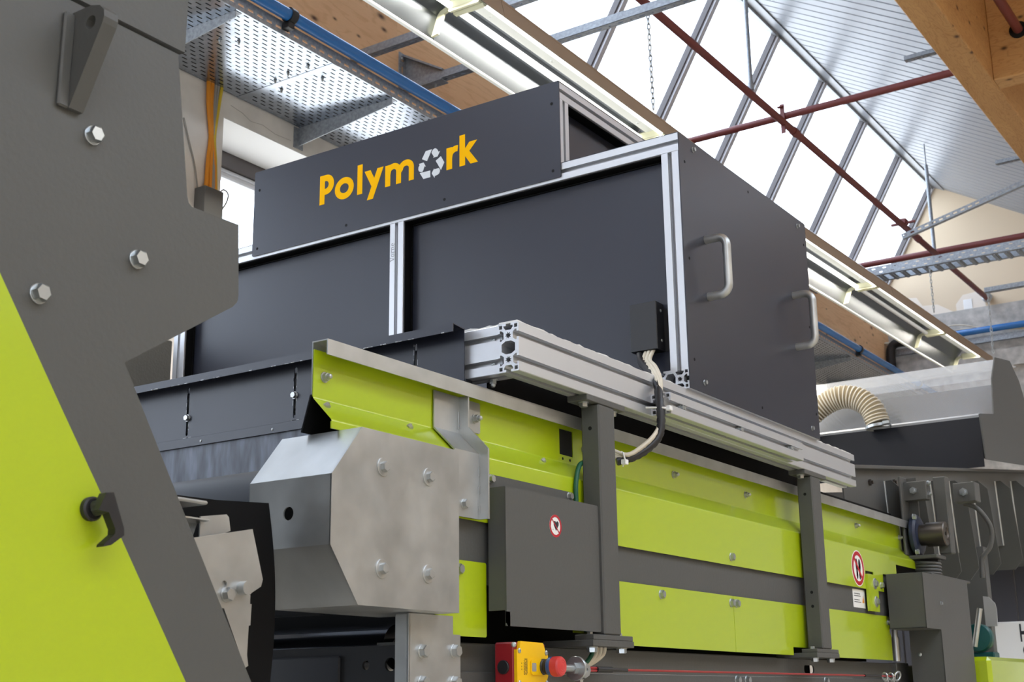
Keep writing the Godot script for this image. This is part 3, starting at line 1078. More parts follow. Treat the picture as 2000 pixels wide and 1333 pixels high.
func lamp_row(lx: float, zs: Array, ys: Array, words: Array) -> void:
	var here := words.size() > 0
	for i in 6:
		var za: float = zs[i]
		var zb: float = zs[i + 1] + 0.004
		var mid := (za + zb) / 2.0
		var L := za - zb
		var y0: float = (ys[i] + ys[i + 1]) / 2.0
		var t := thing("strip_light", words[i] if here else "added unseen twin-tube strip light giving light from the right", "lamp", V(lx, y0, mid), "fluorescent strip lights" if here else ("added strip lights out of view"))
		t.rotation.x = atan2(ys[i + 1] - ys[i], L)
		var h := L / 2.0
		var pt := func(called: String, m: MB, mm: Material):
			var o := MeshInstance3D.new()
			o.name = called
			o.mesh = m.mesh()
			o.material_override = mm
			t.add_child(o, true)
			return o
		# local: x right, y up (0 = rim top), z along
		var m := MB.new()
		m.prism(bent(P2([0.165, -0.07, 0.150, 0.0]), 0.004), [], 2, -h, h)
		m.box(V(0.146, -0.004, -h), V(0.156, 0.004, h))
		pt.call("outer_side", m, M.brown_trim)
		m = MB.new()
		m.prism(bent(P2([-0.150, 0.0, -0.165, -0.07]), 0.004), [], 2, -h, h)
		pt.call("outer_side", m, M.lamp_white)
		m = MB.new()
		m.prism(bent(P2([0.161, -0.068, 0.13, 0.02, 0.07, 0.085, 0.03, 0.10]), 0.002), [], 2, -h, h)
		m.prism(bent(P2([-0.03, 0.10, -0.07, 0.085, -0.13, 0.02, -0.161, -0.068]), 0.002), [], 2, -h, h)
		pt.call("reflector", m, M.reflector)
		m = MB.new()
		m.box(V(-0.176, -0.078, -h), V(-0.156, -0.068, h), 0.003)
		pt.call("rim", m, M.lamp_white)
		m = MB.new()
		m.box(V(-0.026, 0.05, -h), V(0.026, 0.11, h), 0.004)
		var bt = pt.call("batten", m, M.lamp_white)
		for sz in [-0.5, 0.12, 0.5]:
			var sc := MeshInstance3D.new()
			sc.name = "screw"
			sc.mesh = hexmesh("button")
			sc.material_override = M.lamp_white
			bt.add_child(sc, true)
			sc.transform = Transform3D(aim(Vector3.DOWN).scaled_local(Vector3(2, 2, 2)), V(0, 0.05, sz * L * 0.8))
		for sx in [-0.057, 0.057]:
			var missing: bool = here and i == 5 and sx < 0
			var dark: bool = here and i == 4 and sx < 0
			if not missing:
				m = MB.new()
				m.cyl(V(sx, 0.033, -h + 0.03), V(sx, 0.033, h - 0.03), 0.013, 14)
				pt.call("tube_lamp", m, M.tube_off if dark else M.tube)
				if dark: continue
				var al := AreaLight3D.new()
				al.name = "tube_light"
				al.area_size = Vector2(0.026, L - 0.06)
				al.light_color = Color(1.0, 0.965, 0.90)
				al.light_energy = 1.5
				al.shadow_enabled = true
				al.area_range = 30.0
				al.rotation = Vector3(-PI / 2, 0, 0)
				al.position = V(sx, 0.018, 0)
				t.add_child(al, true)
		for sz in [-1.0, 1.0]:
			m = MB.new()
			m.box(V(-0.075, 0.012, sz * (h - 0.016) - 0.014), V(0.075, 0.06, sz * (h - 0.016) + 0.014), 0.008)
			pt.call("lamp_holder", m, M.socket)
		m = MB.new()
		m.prism(P2([-0.16, -0.06, -0.13, -0.055, -0.10, 0.02, -0.07, 0.03, -0.07, 0.05, -0.13, 0.03]), [], 2, -h, -h + 0.012)
		pt.call("end_arm", m, M.socket)

# ------------------------------------------------------------------ the dark sensor enclosure
const EX0 := -2.9012
const EX1 := -1.2536
const EZ0 := -2.574
const EZ1 := -3.335
const EY0 := 2.153
const EY1 := 2.7557

func build_enclosure() -> void:
	var t := thing("sensor_enclosure", "large anthracite box with aluminium frame and steel handles on the beams", "enclosure", V(-2.08, EY0, -2.95))
	var p := 0.045
	var hp := p / 2.0
	var m := MB.new()
	# top front rail
	profile(m, 0, EX0, EX1, Vector2(EZ0 - hp, EY1 - hp), p, p)
	part(t, "frame_rail", m, M.alu)
	# bottom rail on the right, 90 wide, open end facing the viewer
	m = MB.new()
	profile(m, 2, EZ1, EZ0, Vector2(EX1 - 0.045, EY0 + hp), 0.09, p, true)
	part(t, "frame_rail", m, M.alu)
	m = MB.new()
	profile(m, 2, EZ1, EZ0, Vector2(EX0 + 0.045, EY0 + hp), 0.09, p)
	part(t, "frame_rail", m, M.alu)
	m = MB.new()
	profile(m, 2, EZ1 + p, EZ0 - p, Vector2(EX1 - hp, EY1 - hp), p, p)
	part(t, "frame_rail", m, M.alu)
	m = MB.new()
	profile(m, 2, EZ1 + p, EZ0 - p, Vector2(EX0 + hp, EY1 - hp), p, p)
	part(t, "frame_rail", m, M.alu)
	m = MB.new()
	profile(m, 0, EX0, EX1, Vector2(EZ1 + hp, EY1 - hp), p, p)
	part(t, "frame_rail", m, M.alu)
	# posts
	for q in [[EX1 - hp, EZ0 - hp], [-2.0755, EZ0 - hp], [EX0 + hp, EZ0 - hp], [EX1 - hp, EZ1 + hp], [EX0 + hp, EZ1 + hp]]:
		m = MB.new()
		profile(m, 1, EY0 + p, EY1 - p, Vector2(q[0], q[1]), p, p)
		part(t, "frame_post", m, M.alu)
	# recessed front panels with black edge strips
	var zp := EZ0 - 0.034
	for q in [[EX0 + p, -2.098], [-2.053, EX1 - p]]:
		m = MB.new()
		m.box(V(q[0] + 0.001, EY0 + 0.006, zp - 0.004), V(q[1] - 0.001, EY1 - p - 0.001, zp))
		part(t, "front_panel", m, M.anthracite)
		m = MB.new()
		m.box(V(q[0], EY0 + p, zp), V(q[0] + 0.0022, EY1 - p, EZ0 - 0.006), 0.0005)
		m.box(V(q[0] + 0.0045, EY0 + p, zp), V(q[0] + 0.007, EY1 - p, zp + 0.006), 0.0005)
		m.box(V(q[0] + 0.001, EY1 - p - 0.0022, zp), V(q[1] - 0.001, EY1 - p, EZ0 - 0.006), 0.0005)
		m.box(V(q[0] + 0.001, EY1 - p - 0.007, zp), V(q[1] - 0.001, EY1 - p - 0.0045, zp + 0.006), 0.0005)
		part(t, "edge_seal", m, M.rubber)
	# pencilled word on the middle post, reading upwards
	var tm := TextMesh.new()
	tm.text = "Vorne"
	var sf := SystemFont.new()
	sf.font_names = PackedStringArray(["Droid Serif"])
	sf.font_italic = true
	tm.font = sf
	tm.font_size = 16
	tm.pixel_size = 0.0011
	tm.depth = 0.0003
	placed(t, "pencil_note", tm, M.pencil, V(-2.0885, 2.632, EZ0 + 0.0002), Basis(Vector3(0, 0, 1), PI / 2))
	# end panel with holes, bolts and two handles
	m = MB.new()
	m.box(V(EX1, EY0, EZ1), V(EX1 + 0.002, EY1, EZ0 + 0.001), 0.0006)
	var ep := part(t, "end_panel", m, M.anthracite)
	var X1 := EX1 + 0.002
	for q in [[2.691, -2.600], [2.730, -2.956], [2.222, -2.601], [2.175, -2.962], [2.219, -3.319], [2.457, -2.600], [2.457, -3.315], [2.69, -3.315]]:
		hole(ep, V(X1, q[0], q[1]), Vector3.RIGHT, 0.0036)
	for q in [[2.737, -2.648], [2.734, -3.278], [2.178, -2.647], [2.175, -3.280]]:
		bolt(ep, V(X1, q[0], q[1]), Vector3.RIGHT, "hexf", 0.62, 0.4, M.zinc)
	for z in [-2.690, -3.212]:
		m = MB.new()
		var yb := 2.388 if z > -3 else 2.380
		var yt := 2.526 if z > -3 else 2.520
		var xo := X1 + 0.052
		var rr := 0.022
		var pts := [V(X1, yt, z), V(xo - rr, yt, z)]
		for k in range(1, 6):
			var a := PI / 2 * k / 6.0
			pts.append(V(xo - rr + rr * sin(a), yt - rr + rr * cos(a), z))
		pts.append(V(xo, yt - rr, z))
		pts.append(V(xo, yb + rr, z))
		for k in range(1, 6):
			var a := PI / 2 * k / 6.0
			pts.append(V(xo - rr + rr * cos(a), yb + rr - rr * sin(a), z))
		pts.append(V(xo - rr, yb, z))
		pts.append(V(X1, yb, z))
		m.tube(pts, 0.0098, 16)
		part(t, "handle", m, M.steel, "brushed steel bow handle")
	# other closing panels
	m = MB.new()
	m.box(V(EX0 + p, EY0 + p, EZ1 + 0.02), V(EX1 - p, EY1 - p, EZ1 + 0.024))
	part(t, "rear_panel", m, M.anthracite)
	m = MB.new()
	m.box(V(EX0 + 0.02, EY0 + p, EZ1 + p), V(EX0 + 0.024, EY1 - p, EZ0 - p))
	part(t, "side_panel", m, M.anthracite)
	m = MB.new()
	m.box(V(EX0, EY1, EZ1), V(EX1, EY1 + 0.002, EZ0 - 0.002))
	part(t, "top_panel", m, M.anthracite)
	# raised housing behind the sign
	var u := thing("upper_housing", "low framed housing behind the lettered sign on top of the box", "housing", V(-2.08, EY1, -2.95))
	var ux0 := -2.59
	var ux1 := -1.572
	var uy := 2.975
	var uz := EZ0 - 0.003
	m = MB.new()
	profile(m, 2, -3.30, uz, Vector2(ux1 - hp, uy - hp), p, p)
	part(u, "frame_rail", m, M.alu_dim)
	m = MB.new()
	profile(m, 2, -3.30, uz, Vector2(ux0 + hp, uy - hp), p, p)
	part(u, "frame_rail", m, M.alu_dim)
	m = MB.new()
	profile(m, 0, ux0 + p, ux1 - p, Vector2(uz - hp, uy - hp), p, p)
	part(u, "frame_rail", m, M.alu_dim)
	for q in [[ux1 - hp, uz - hp], [ux0 + hp, uz - hp], [ux1 - hp, -3.2775], [ux0 + hp, -3.2775]]:
		m = MB.new()
		profile(m, 1, EY1 + 0.002, uy - p, Vector2(q[0], q[1]), p, p)
		part(u, "frame_post", m, M.alu_dim)
	m = MB.new()
	m.box(V(ux1 - 0.036, EY1 + 0.002, -3.255), V(ux1 - 0.033, uy - p, uz - p))
	part(u, "side_panel", m, M.anthracite)
	m = MB.new()
	m.box(V(ux1 - 0.033, uy - p - 0.002, -3.255), V(ux1 - 0.006, uy - p, uz - p))
	m.box(V(ux1 - 0.033, EY1 + 0.002, uz - p - 0.002), V(ux1 - 0.006, uy - p, uz - p))
	part(u, "edge_seal", m, M.rubber)
	m = MB.new()
	m.box(V(ux0, EY1 + 0.002, -3.29), V(ux0 + 0.003, uy - p, uz - p))
	part(u, "side_panel", m, M.anthracite)
	m = MB.new()
	m.box(V(ux0, uy, -3.30), V(ux1, uy + 0.002, uz))
	part(u, "top_panel", m, M.anthracite)
	# black junction box with cable bundle on the front
	var b := thing("junction_box", "small black junction box on the front beside the right-hand post", "junction box", V(-1.36, 2.25, -2.59))
	m = MB.new()
	m.box(V(-1.3935, 2.252, zp), V(-1.3255, 2.364, zp + 0.038), 0.0015)
	part(b, "cover", m, M.black_plastic)
	m = MB.new()
	m.box(V(-1.3255, 2.252, zp), V(-1.311, 2.350, zp + 0.002), 0.0005)
	part(b, "mounting_flange", m, M.black_plastic)
	for yy in [2.345, 2.275]: bolt(b, V(-1.3255, yy, zp + 0.016), Vector3.RIGHT, "button", 0.8, 0, M.steel, "screw")
	var starts := [V(-1.380, 2.258, zp + 0.02), V(-1.360, 2.258, zp + 0.024), V(-1.350, 2.258, zp + 0.026), V(-1.341, 2.258, zp + 0.024)]
	var words := ["black spiral-wrapped cable loop from the small black box", "cream cable nearest the black wrapped one, from junction box", "cream cable in the middle of the three from junction box", "cream cable farthest right of the three from junction box"]
	for i in 4:
		var o := (i - 1.5)
		var s: Vector3 = starts[i]
		var k1 := 0.008 * i
		var pts := smooth([s, V(-1.362 + k1, 2.225, -2.555), V(-1.316 + k1, 2.19, -2.49), V(-1.259 + k1 * 0.6, 2.14, -2.42), V(-1.236, 2.09, -2.392 - 0.005 * o), V(-1.230, 2.05, -2.383 - 0.004 * o), V(-1.233, 2.015, -2.366 + 0.002 * o), V(-1.248, 1.988, -2.342 + 0.004 * o), V(-1.270, 1.970, -2.320 + 0.004 * o), V(-1.296, 1.961 + 0.006 * i, -2.305)], 8)
		m = MB.new()
		if i == 0:
			for k in range(4, pts.size()): pts[k] += V(0.003, -0.003, -0.004) * minf(1.0, (k - 3) / 12.0)
			var rr := []
			for k in pts.size(): rr.append(0.0092 if k % 3 != 0 else 0.0080)
			m.tube(pts, rr, 12)
		else:
			m.tube(pts, 0.0044, 8)
		solo("cable", m, M.black_plastic if i == 0 else M.cream, words[i], "cable", "cables from the junction box")
	m = MB.new()
	m.tube([V(-1.256, 2.074, -2.372), V(-1.222, 2.071, -2.38), V(-1.214, 2.071, -2.40), V(-1.222, 2.071, -2.42), V(-1.25, 2.072, -2.42)], 0.0022, 6)
	m.box(V(-1.219, 2.066, -2.40), V(-1.209, 2.076, -2.388), 0.001)
	solo("cable_tie", m, M.sign_white, "white cable tie around the cable loop at the beam", "cable tie", "white cable ties")
	m = MB.new()
	m.tube([V(-1.286, 1.978, -2.318), V(-1.274, 1.972, -2.303), V(-1.270, 1.958, -2.302), V(-1.282, 1.948, -2.314)], 0.0018, 6)
	m.box(V(-1.275, 1.948, -2.306), V(-1.264, 1.958, -2.294), 0.001)
	solo("cable_tie", m, M.sign_white, "white cable tie where the cables pass behind the post", "cable tie", "white cable ties")

# ------------------------------------------------------------------ lettered sign
func stroke(mb: MB, pts: Array, w: float, z0: float, z1: float) -> void:
	var pl := PackedVector2Array()
	for p in pts: pl.append(p)
	var a := PackedVector2Array()
	var b := PackedVector2Array()
	for i in pl.size():
		var d0 := (pl[i] - pl[i - 1]).normalized() if i > 0 else (pl[1] - pl[0]).normalized()
		var d1 := (pl[i + 1] - pl[i]).normalized() if i < pl.size() - 1 else d0
		var mm := (d0 + d1).normalized()
		var nn := Vector2(-mm.y, mm.x)
		var k := w / 2.0 / maxf(0.4, nn.dot(Vector2(-d0.y, d0.x)))
		a.append(pl[i] + nn * k)
		b.append(pl[i] - nn * k)
	for i in pl.size() - 1:
		mb.prism(PackedVector2Array([a[i], a[i + 1], b[i + 1], b[i]]), [], 2, z0, z1)

func merged(polys: Array) -> PackedVector2Array:
	var acc: PackedVector2Array = polys[0]
	for k in range(1, polys.size()):
		var r := Geometry2D.merge_polygons(acc, polys[k])
		var best := PackedVector2Array()
		var big := -1.0
		for q in r:
			var a := 0.0
			for i in q.size(): a += q[i].cross(q[(i + 1) % q.size()])
			if absf(a) > big:
				big = absf(a)
				best = q
		acc = best
	return acc

func strip2(pts: Array, w: float) -> PackedVector2Array:
	var a := PackedVector2Array()
	var b := PackedVector2Array()
	for i in pts.size():
		var d0: Vector2 = (pts[i] - pts[i - 1]).normalized() if i > 0 else (pts[1] - pts[0]).normalized()
		var d1: Vector2 = (pts[i + 1] - pts[i]).normalized() if i < pts.size() - 1 else d0
		var mm := (d0 + d1).normalized()
		var nn := Vector2(-mm.y, mm.x)
		var k := w / 2.0 / maxf(0.4, nn.dot(Vector2(-d0.y, d0.x)))
		a.append(pts[i] + nn * k)
		b.append(pts[i] - nn * k)
	b.reverse()
	a.append_array(b)
	return a

func arc(cx: float, cy: float, rx: float, ry: float, a0: float, a1: float, n := 16) -> Array:
	var o := []
	for k in n + 1:
		var a := deg_to_rad(lerpf(a0, a1, float(k) / n))
		o.append(Vector2(cx + rx * cos(a), cy + ry * sin(a)))
	return o

func build_sign() -> void:
	var z0 := EZ0 + 0.0005
	var z1 := EZ0 + 0.0035
	var t := thing("sign_board", "dark grey sign board with yellow lettering and a white recycling symbol", "sign", V(-2.08, 2.7188, z0))
	var m := MB.new()
	m.prism(rrect(-2.5945, 2.7188, -1.5673, 2.9733, 0.004), [], 2, z0, z1)
	var bd := part(t, "board", m, M.anthracite)
	for q in [[-2.574, 2.915], [-2.575, 2.739], [-2.246, 2.739], [-1.917, 2.739], [-1.589, 2.916], [-1.589, 2.739]]:
		hole(bd, V(q[0], q[1], z1), Vector3(0, 0, 1), 0.0040)
	var a := z1 - 0.0002
	var b := z1 + 0.0004
	var yb := 2.8175
	var cap := 2.9025
	var xh := 2.8785
	var w := 0.0178
	# P
	m = MB.new()
	var bo := PackedVector2Array([Vector2(-2.335, 2.8443), Vector2(-2.335, cap)])
	for q in arc(-2.3215, 2.8734, 0.0285, 0.0291, 90, -90, 16): bo.append(q)
	var bi := PackedVector2Array([Vector2(-2.3262, 2.8620), Vector2(-2.3262, 2.8845)])
	for q in arc(-2.3225, 2.87325, 0.0105, 0.01125, 90, -90, 12): bi.append(q)
	m.prism(merged([rect(-2.344, yb, -2.344 + w, cap), bo]), [bi], 2, a, b)
	part(t, "letter", m, M.yellow_text)
	# o
	m = MB.new()
	m.prism(circ(-2.2555, 2.848, 0.0336, 36, 0.0316), [circ(-2.2555, 2.848, 0.0158, 30, 0.0140)], 2, a, b)
	part(t, "letter", m, M.yellow_text)
	# l
	m = MB.new()
	m.prism(rect(-2.2095, yb, -2.1917, cap), [], 2, a, b)
	part(t, "letter", m, M.yellow_text)
	# y
	m = MB.new()
	m.prism(merged([P2([-2.1845, xh, -2.1640, xh, -2.1425, 2.8375, -2.1535, 2.8190]), P2([-2.1400, xh, -2.1190, xh, -2.1545, 2.7945, -2.1750, 2.7945])]), [], 2, a, b)
	part(t, "letter", m, M.yellow_text)
	# m
	m = MB.new()
	m.prism(merged([rect(-2.1130, yb, -2.0955, xh - 0.001), strip2([Vector2(-2.1043, 2.845)] + arc(-2.0850, 2.8545, 0.0175, 0.0165, 170, 0, 12) + [Vector2(-2.0675, yb)], 0.0165), strip2([Vector2(-2.0690, 2.848)] + arc(-2.0430, 2.8545, 0.0180, 0.0165, 170, 0, 12) + [Vector2(-2.0250, yb)], 0.0165)]), [], 2, a, b)
	part(t, "letter", m, M.yellow_text)
	# r
	m = MB.new()
	m.prism(merged([rect(-1.9105, yb, -1.8925, xh - 0.001), strip2([Vector2(-1.9015, 2.842)] + arc(-1.8790, 2.8500, 0.0215, 0.0205, 160, 78, 8), 0.0168)]), [], 2, a, b)
	part(t, "letter", m, M.yellow_text)
	# k
	m = MB.new()
	m.prism(merged([rect(-1.8690, yb, -1.8515, cap), P2([-1.8380, xh, -1.8135, xh, -1.8415, 2.8500, -1.8600, 2.8400, -1.8600, 2.8530]), P2([-1.8560, 2.8560, -1.8415, 2.8580, -1.8115, yb, -1.8345, yb, -1.8560, 2.8490])]), [], 2, a, b)
	part(t, "letter", m, M.yellow_text)
	# recycling symbol: three folded arrows, each a straight band and a rounded head
	var pieces := [
		[-1.9777, 2.8873, -1.9572, 2.8874, -1.9738, 2.8582, -1.9901, 2.8675],
		[-1.9590, 2.8782, -1.9550, 2.8845, -1.9505, 2.8875, -1.9468, 2.8876, -1.9424, 2.8854, -1.9386, 2.8804, -1.9361, 2.8747, -1.9312, 2.8767, -1.9393, 2.8628, -1.9542, 2.8628, -1.9512, 2.8650],
		[-1.9285, 2.8610, -1.9175, 2.8412, -1.9282, 2.8230, -1.9452, 2.8521],
		[-1.9581, 2.8203, -1.9503, 2.8320, -1.9496, 2.8294, -1.9348, 2.8296, -1.9318, 2.8248, -1.9314, 2.8202, -1.9340, 2.8145, -1.9392, 2.8120, -1.9480, 2.8105, -1.9492, 2.8059],
		[-1.9629, 2.8294, -1.9624, 2.8109, -1.9852, 2.8111, -1.9970, 2.8302],
		[-2.0002, 2.8565, -1.9847, 2.8570, -1.9772, 2.8437, -1.9817, 2.8456, -1.9861, 2.8346, -1.9891, 2.8317, -1.9943, 2.8325, -1.9996, 2.8359, -2.0019, 2.8409, -2.0012, 2.8472, -1.9975, 2.8529]]
	for k in 6:
		m = MB.new()
		m.prism(P2(pieces[k]), [], 2, a, b)
		part(t, "symbol_arrow", m, M.silver_text, "white arrow piece of the recycling symbol")

# ------------------------------------------------------------------ aluminium beams that carry the box
func build_beams() -> void:
	var t := thing("aluminium_beam", "pale aluminium T-slot beam with open end, running under the dark box", "beam", V(-1.284, 2.0633, -2.76), "aluminium beams")
	var m := MB.new()
	profile(m, 2, -3.612, -1.9126, Vector2(-1.2841, 2.1083), 0.045, 0.09, true)
	part(t, "profile", m, M.alu)
	# torn protective film along the upper edge
	var rng := RandomNumberGenerator.new()
	rng.seed = 9
	m = MB.new()
	for seg in [[-1.914, -2.56], [-3.345, -3.60]]:
		var top := PackedVector2Array([Vector2(seg[1], 2.1533), Vector2(seg[0], 2.1533)])
		var z: float = seg[0]
		while z > seg[1]:
			top.append(Vector2(z, 2.1545 + rng.randf() * 0.0030))
			z -= 0.006 + rng.randf() * 0.016
		m.prism(top, [], 0, -1.3050, -1.2655)
	part(t, "film_remnant", m, M.film, "ragged white protective film on top")
	m = MB.new()
	profile(m, 0, -2.95, -1.3068, Vector2(-1.9376, 2.1083), 0.045, 0.09)
	var cb := thing("aluminium_beam", "aluminium cross beam leading left behind the slotted dark guard", "beam", V(-2.1, 2.0633, -1.94), "aluminium beams")
	part(cb, "profile", m, M.alu)
	m = MB.new()
	var tp := PackedVector2Array([Vector2(-1.43, 2.1533), Vector2(-1.308, 2.1533)])
	var fx := -1.308
	while fx > -1.43:
		tp.append(Vector2(fx, 2.1545 + rng.randf() * 0.0040))
		fx -= 0.004 + rng.randf() * 0.012
	m.prism(tp, [], 2, -1.958, -1.917)
	part(cb, "film_remnant", m, M.film)
	bolt(cb, V(-1.340, 2.0633, -1.945), Vector3.DOWN, "acorn", 1.0)
	for yy in [2.1308, 2.0858]: bolt(cb, V(-1.325, yy, -1.925), V(0, 0, 1), "button", 0.9, 0, M.zinc, "screw")
	m = MB.new()
	profile(m, 2, -3.612, -1.9126, Vector2(-2.8785, 2.1083), 0.045, 0.09)
	var fb := thing("aluminium_beam", "aluminium beam on the far left below the dark box", "beam", V(-2.88, 2.0633, -2.76), "aluminium beams")
	part(fb, "profile", m, M.alu)
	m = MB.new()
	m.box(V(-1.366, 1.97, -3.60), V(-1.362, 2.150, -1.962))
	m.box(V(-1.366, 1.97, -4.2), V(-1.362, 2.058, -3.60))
	solo("gap_shade", m, M.rubber, "added black sheet for curtain in the gap between beam and steel cap", "shading")  # black sheet added in place of the shade inside the gap
	# clamped rail outside the beam
	var r := thing("clamp_rail", "short aluminium rail with wing bolts clamped outside the long beam", "rail", V(-1.239, 2.0633, -2.76))
	m = MB.new()
	profile(m, 2, -3.117, -2.407, Vector2(-1.2391, 2.0858), 0.045, 0.045, true)
	part(r, "profile", m, M.alu)
	for z in [-2.465, -2.755, -3.045]:
		bolt(r, V(-1.2285, 2.0858, z), Vector3.RIGHT, "nut", 0.9, 0.3)
		m = MB.new()
		m.box(V(-1.2285, 2.0815, z - 0.012), V(-1.2165, 2.090, z - 0.006), 0.001)
		part(r, "toggle", m, M.zinc)
	for z in [-2.72, -2.95]: bolt(r, V(-1.2391, 2.074, z), Vector3.DOWN, "nut", 0.7)
	# supporting posts with head and foot plates
	var i := 0
	for zc in [-2.2205, -3.3075]:
		var po := thing("support_post", ["grey steel post behind the box with heart sticker, carrying the beam", "grey steel post standing farther along the lime panels"][i], "post", V(-1.282, 1.593, zc), "steel support posts")
		m = MB.new()
		m.box(V(-1.3026, 1.6145, zc - 0.031), V(-1.2620, 2.0520, zc + 0.031), 0.003)
		var tb := part(po, "tube", m, M.grey)
		m = MB.new()
		m.box(V(-1.3066, 2.0520, zc - 0.0735), V(-1.2616, 2.0633, zc + 0.0735), 0.001)
		part(po, "head_plate", m, M.grey)
		m = MB.new()
		m.box(V(-1.3026, 1.6052, zc - 0.0735), V(-1.2616, 1.6145, zc + 0.0735), 0.001)
		part(po, "foot_plate", m, M.grey)
		m = MB.new()
		m.box(V(-1.37, 1.593, zc - 0.0765), V(-1.2610, 1.6050, zc + 0.0765), 0.001)
		part(po, "base_plate", m, M.grey)
		for dz in [-0.055, 0.055]:
			bolt(po, V(-1.281, 2.0520, zc + dz), Vector3.DOWN, "hexf", 0.95, 0.2)
			bolt(po, V(-1.281, 1.6145, zc + dz), Vector3.UP, "hexf", 0.6, 0.2)
			bolt(po, V(-1.277, 1.593, zc + dz), Vector3.DOWN, "hexf", 1.0, 0.5)
		hole(tb, V(-1.2823, 2.005, zc + 0.031), V(0, 0, 1), 0.004)
		if i == 1:
			for yy in [1.755, 1.720]: hole(tb, V(-1.2823, yy, zc + 0.031), V(0, 0, 1), 0.004)
		i += 1

# ------------------------------------------------------------------ belt conveyor
func build_conveyor() -> void:
	var R := Vector3.RIGHT
	var m := MB.new()
	# frame: channel, middle band, bed and legs
	var f := thing("conveyor_frame", "grey steel conveyor frame with long lower channel and dark belt bed", "frame", V(-2.08, 0, -2.9))
	m = MB.new()
	m.prism(rect(-4.03, 1.548, -1.71, 1.592), [rrect(-3.417, 1.558, -3.348, 1.578, 0.009)], 0, -1.349, -1.345)
	m.box(V(-1.41, 1.588, -4.03), V(-1.349, 1.592, -1.71))
	part(f, "channel", m, M.grey)
	m = MB.new()
	m.box(V(-1.372, 1.55, -3.45), V(-1.370, 1.586, -3.31))
	part(f, "slot_shade", m, M.black_gap)  # black sheet put behind the slot in place of its shade
	m = MB.new()
	m.box(V(-1.41, 1.36, -4.03), V(-1.341, 1.5475, -1.71), 0.002)
	var lc := part(f, "lower_beam", m, M.grey)
	for z in [-2.925, -2.98, -3.478]: bolt(lc, V(-1.341, 1.538, z), R, "hexf", 1.0, 0.3)
	m = MB.new()
	m.box(V(-1.3205, 1.69, -4.03), V(-1.3165, 1.86, -1.737))
	part(f, "middle_band", m, M.grey)
	m = MB.new()
	m.box(V(-2.74, 1.60, -4.06), V(-1.43, 1.845, -1.86))
	part(f, "belt_bed", m, M.rubber)
	m = MB.new()
	m.box(V(-2.83, 1.36, -4.03), V(-2.76, 1.592, -1.71))
	m.box(V(-2.81, 1.59, -4.25), V(-2.80, 2.03, -1.47))
	part(f, "far_side", m, M.grey)
	for q in [[-1.40, -2.05], [-1.40, -3.9], [-2.81, -2.05], [-2.81, -3.9]]:
		m = MB.new()
		m.box(V(q[0], 0.0, q[1] - 0.05), V(q[0] + 0.055, 1.36, q[1] + 0.05), 0.003)
		part(f, "leg", m, M.grey)
	m = MB.new()
	m.box(V(-1.36, 1.36, -4.147), V(-1.33, 1.594, -4.035), 0.002)
	part(f, "end_plate", m, M.grey)
	# stainless cap channel along the top with inner web
	m = MB.new()
	m.prism(bent(P2([-1.3503, 1.952, -1.3503, 2.0345, -1.3187, 2.0345, -1.3187, 2.010]), 0.002), [], 2, -4.235, -1.473)
	solo("cap_rail", m, M.steel, "long stainless steel cap channel along the top of lime panels", "rail")
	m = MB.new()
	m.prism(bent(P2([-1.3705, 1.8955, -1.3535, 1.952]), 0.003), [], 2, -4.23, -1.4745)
	solo("shaded_web", m, M.rubber, "lower steel web painted black for its shade under the near end of steel cap", "shade_strip")  # lower part of the steel web, its shadow painted as black
	# upper lime side panel with a bent profile
	var t := thing("side_panel", "long bent lime-yellow upper side panel with studs under steel cap", "panel", V(-1.33, 1.79, -2.85), "lime side panels")
	m = MB.new()
	m.prism(rrect(-4.2313, 1.9478, -1.4733, 2.022, 0.001), [rect(-2.229, 1.9605, -2.179, 2.0115)], 0, -1.348, -1.346)
	# slope between the two bends, each bend rounded
	var bx := []
	for k in 5:
		var a := deg_to_rad(45.0 * k / 4.0)
		bx.append([Vector2(-1.346 + 0.006 * (1.0 - cos(a)), 1.9480 - 0.006 * sin(a)), Vector2(cos(a), sin(a))])
	for k in 5:
		var a := deg_to_rad(45.0 - 45.0 * k / 4.0)
		bx.append([Vector2(-1.308 - 0.006 * (1.0 - cos(a)), 1.9050 + 0.006 * sin(a)), Vector2(cos(a), sin(a))])
	for k in 9:
		var p: Vector2 = bx[k][0]
		var q: Vector2 = bx[k + 1][0]
		var na := V(bx[k][1].x, bx[k][1].y, 0)
		var nb := V(bx[k + 1][1].x, bx[k + 1][1].y, 0)
		m.tri(V(p.x, p.y, -1.4733), V(q.x, q.y, -1.4733), V(q.x, q.y, -4.2313), na, nb, nb)
		m.tri(V(p.x, p.y, -1.4733), V(q.x, q.y, -4.2313), V(p.x, p.y, -4.2313), na, nb, na)
	m.prism(P2([-1.4733, 1.9052, -4.2313, 1.9052, -4.2313, 1.8826, -4.04, 1.8826, -4.04, 1.846, -3.912, 1.846, -3.912, 1.7936, -3.83, 1.7936, -3.83, 1.8455, -3.763, 1.8455, -3.763, 1.7936, -1.737, 1.7936, -1.737, 1.8945, -1.4733, 1.8945]), [], 0, -1.31, -1.308)
	part(t, "sheet", m, M.lime)
	for z in [-1.497, -2.27, -2.660, -3.045, -3.819, -4.210]: bolt(t, V(-1.346, 1.982, z), R, "acorn", 1.0, 0.2, M.steel, "stud")
	for z in [-1.492, -1.695, -1.901, -2.101]: bolt(t, V(-1.3365, 1.936, z), V(0.7, -0.7, 0), "hexf", 0.62, 0.1, M.steel)
	bolt(t, V(-1.308, 1.813, -2.859), R, "hexf", 0.9, 0.2)
	# black box behind the small window
	m = MB.new()
	m.box(V(-1.3478, 1.961, -2.2285), V(-1.3474, 2.011, -2.1795))
	part(t, "window_backing", m, M.black_gap)
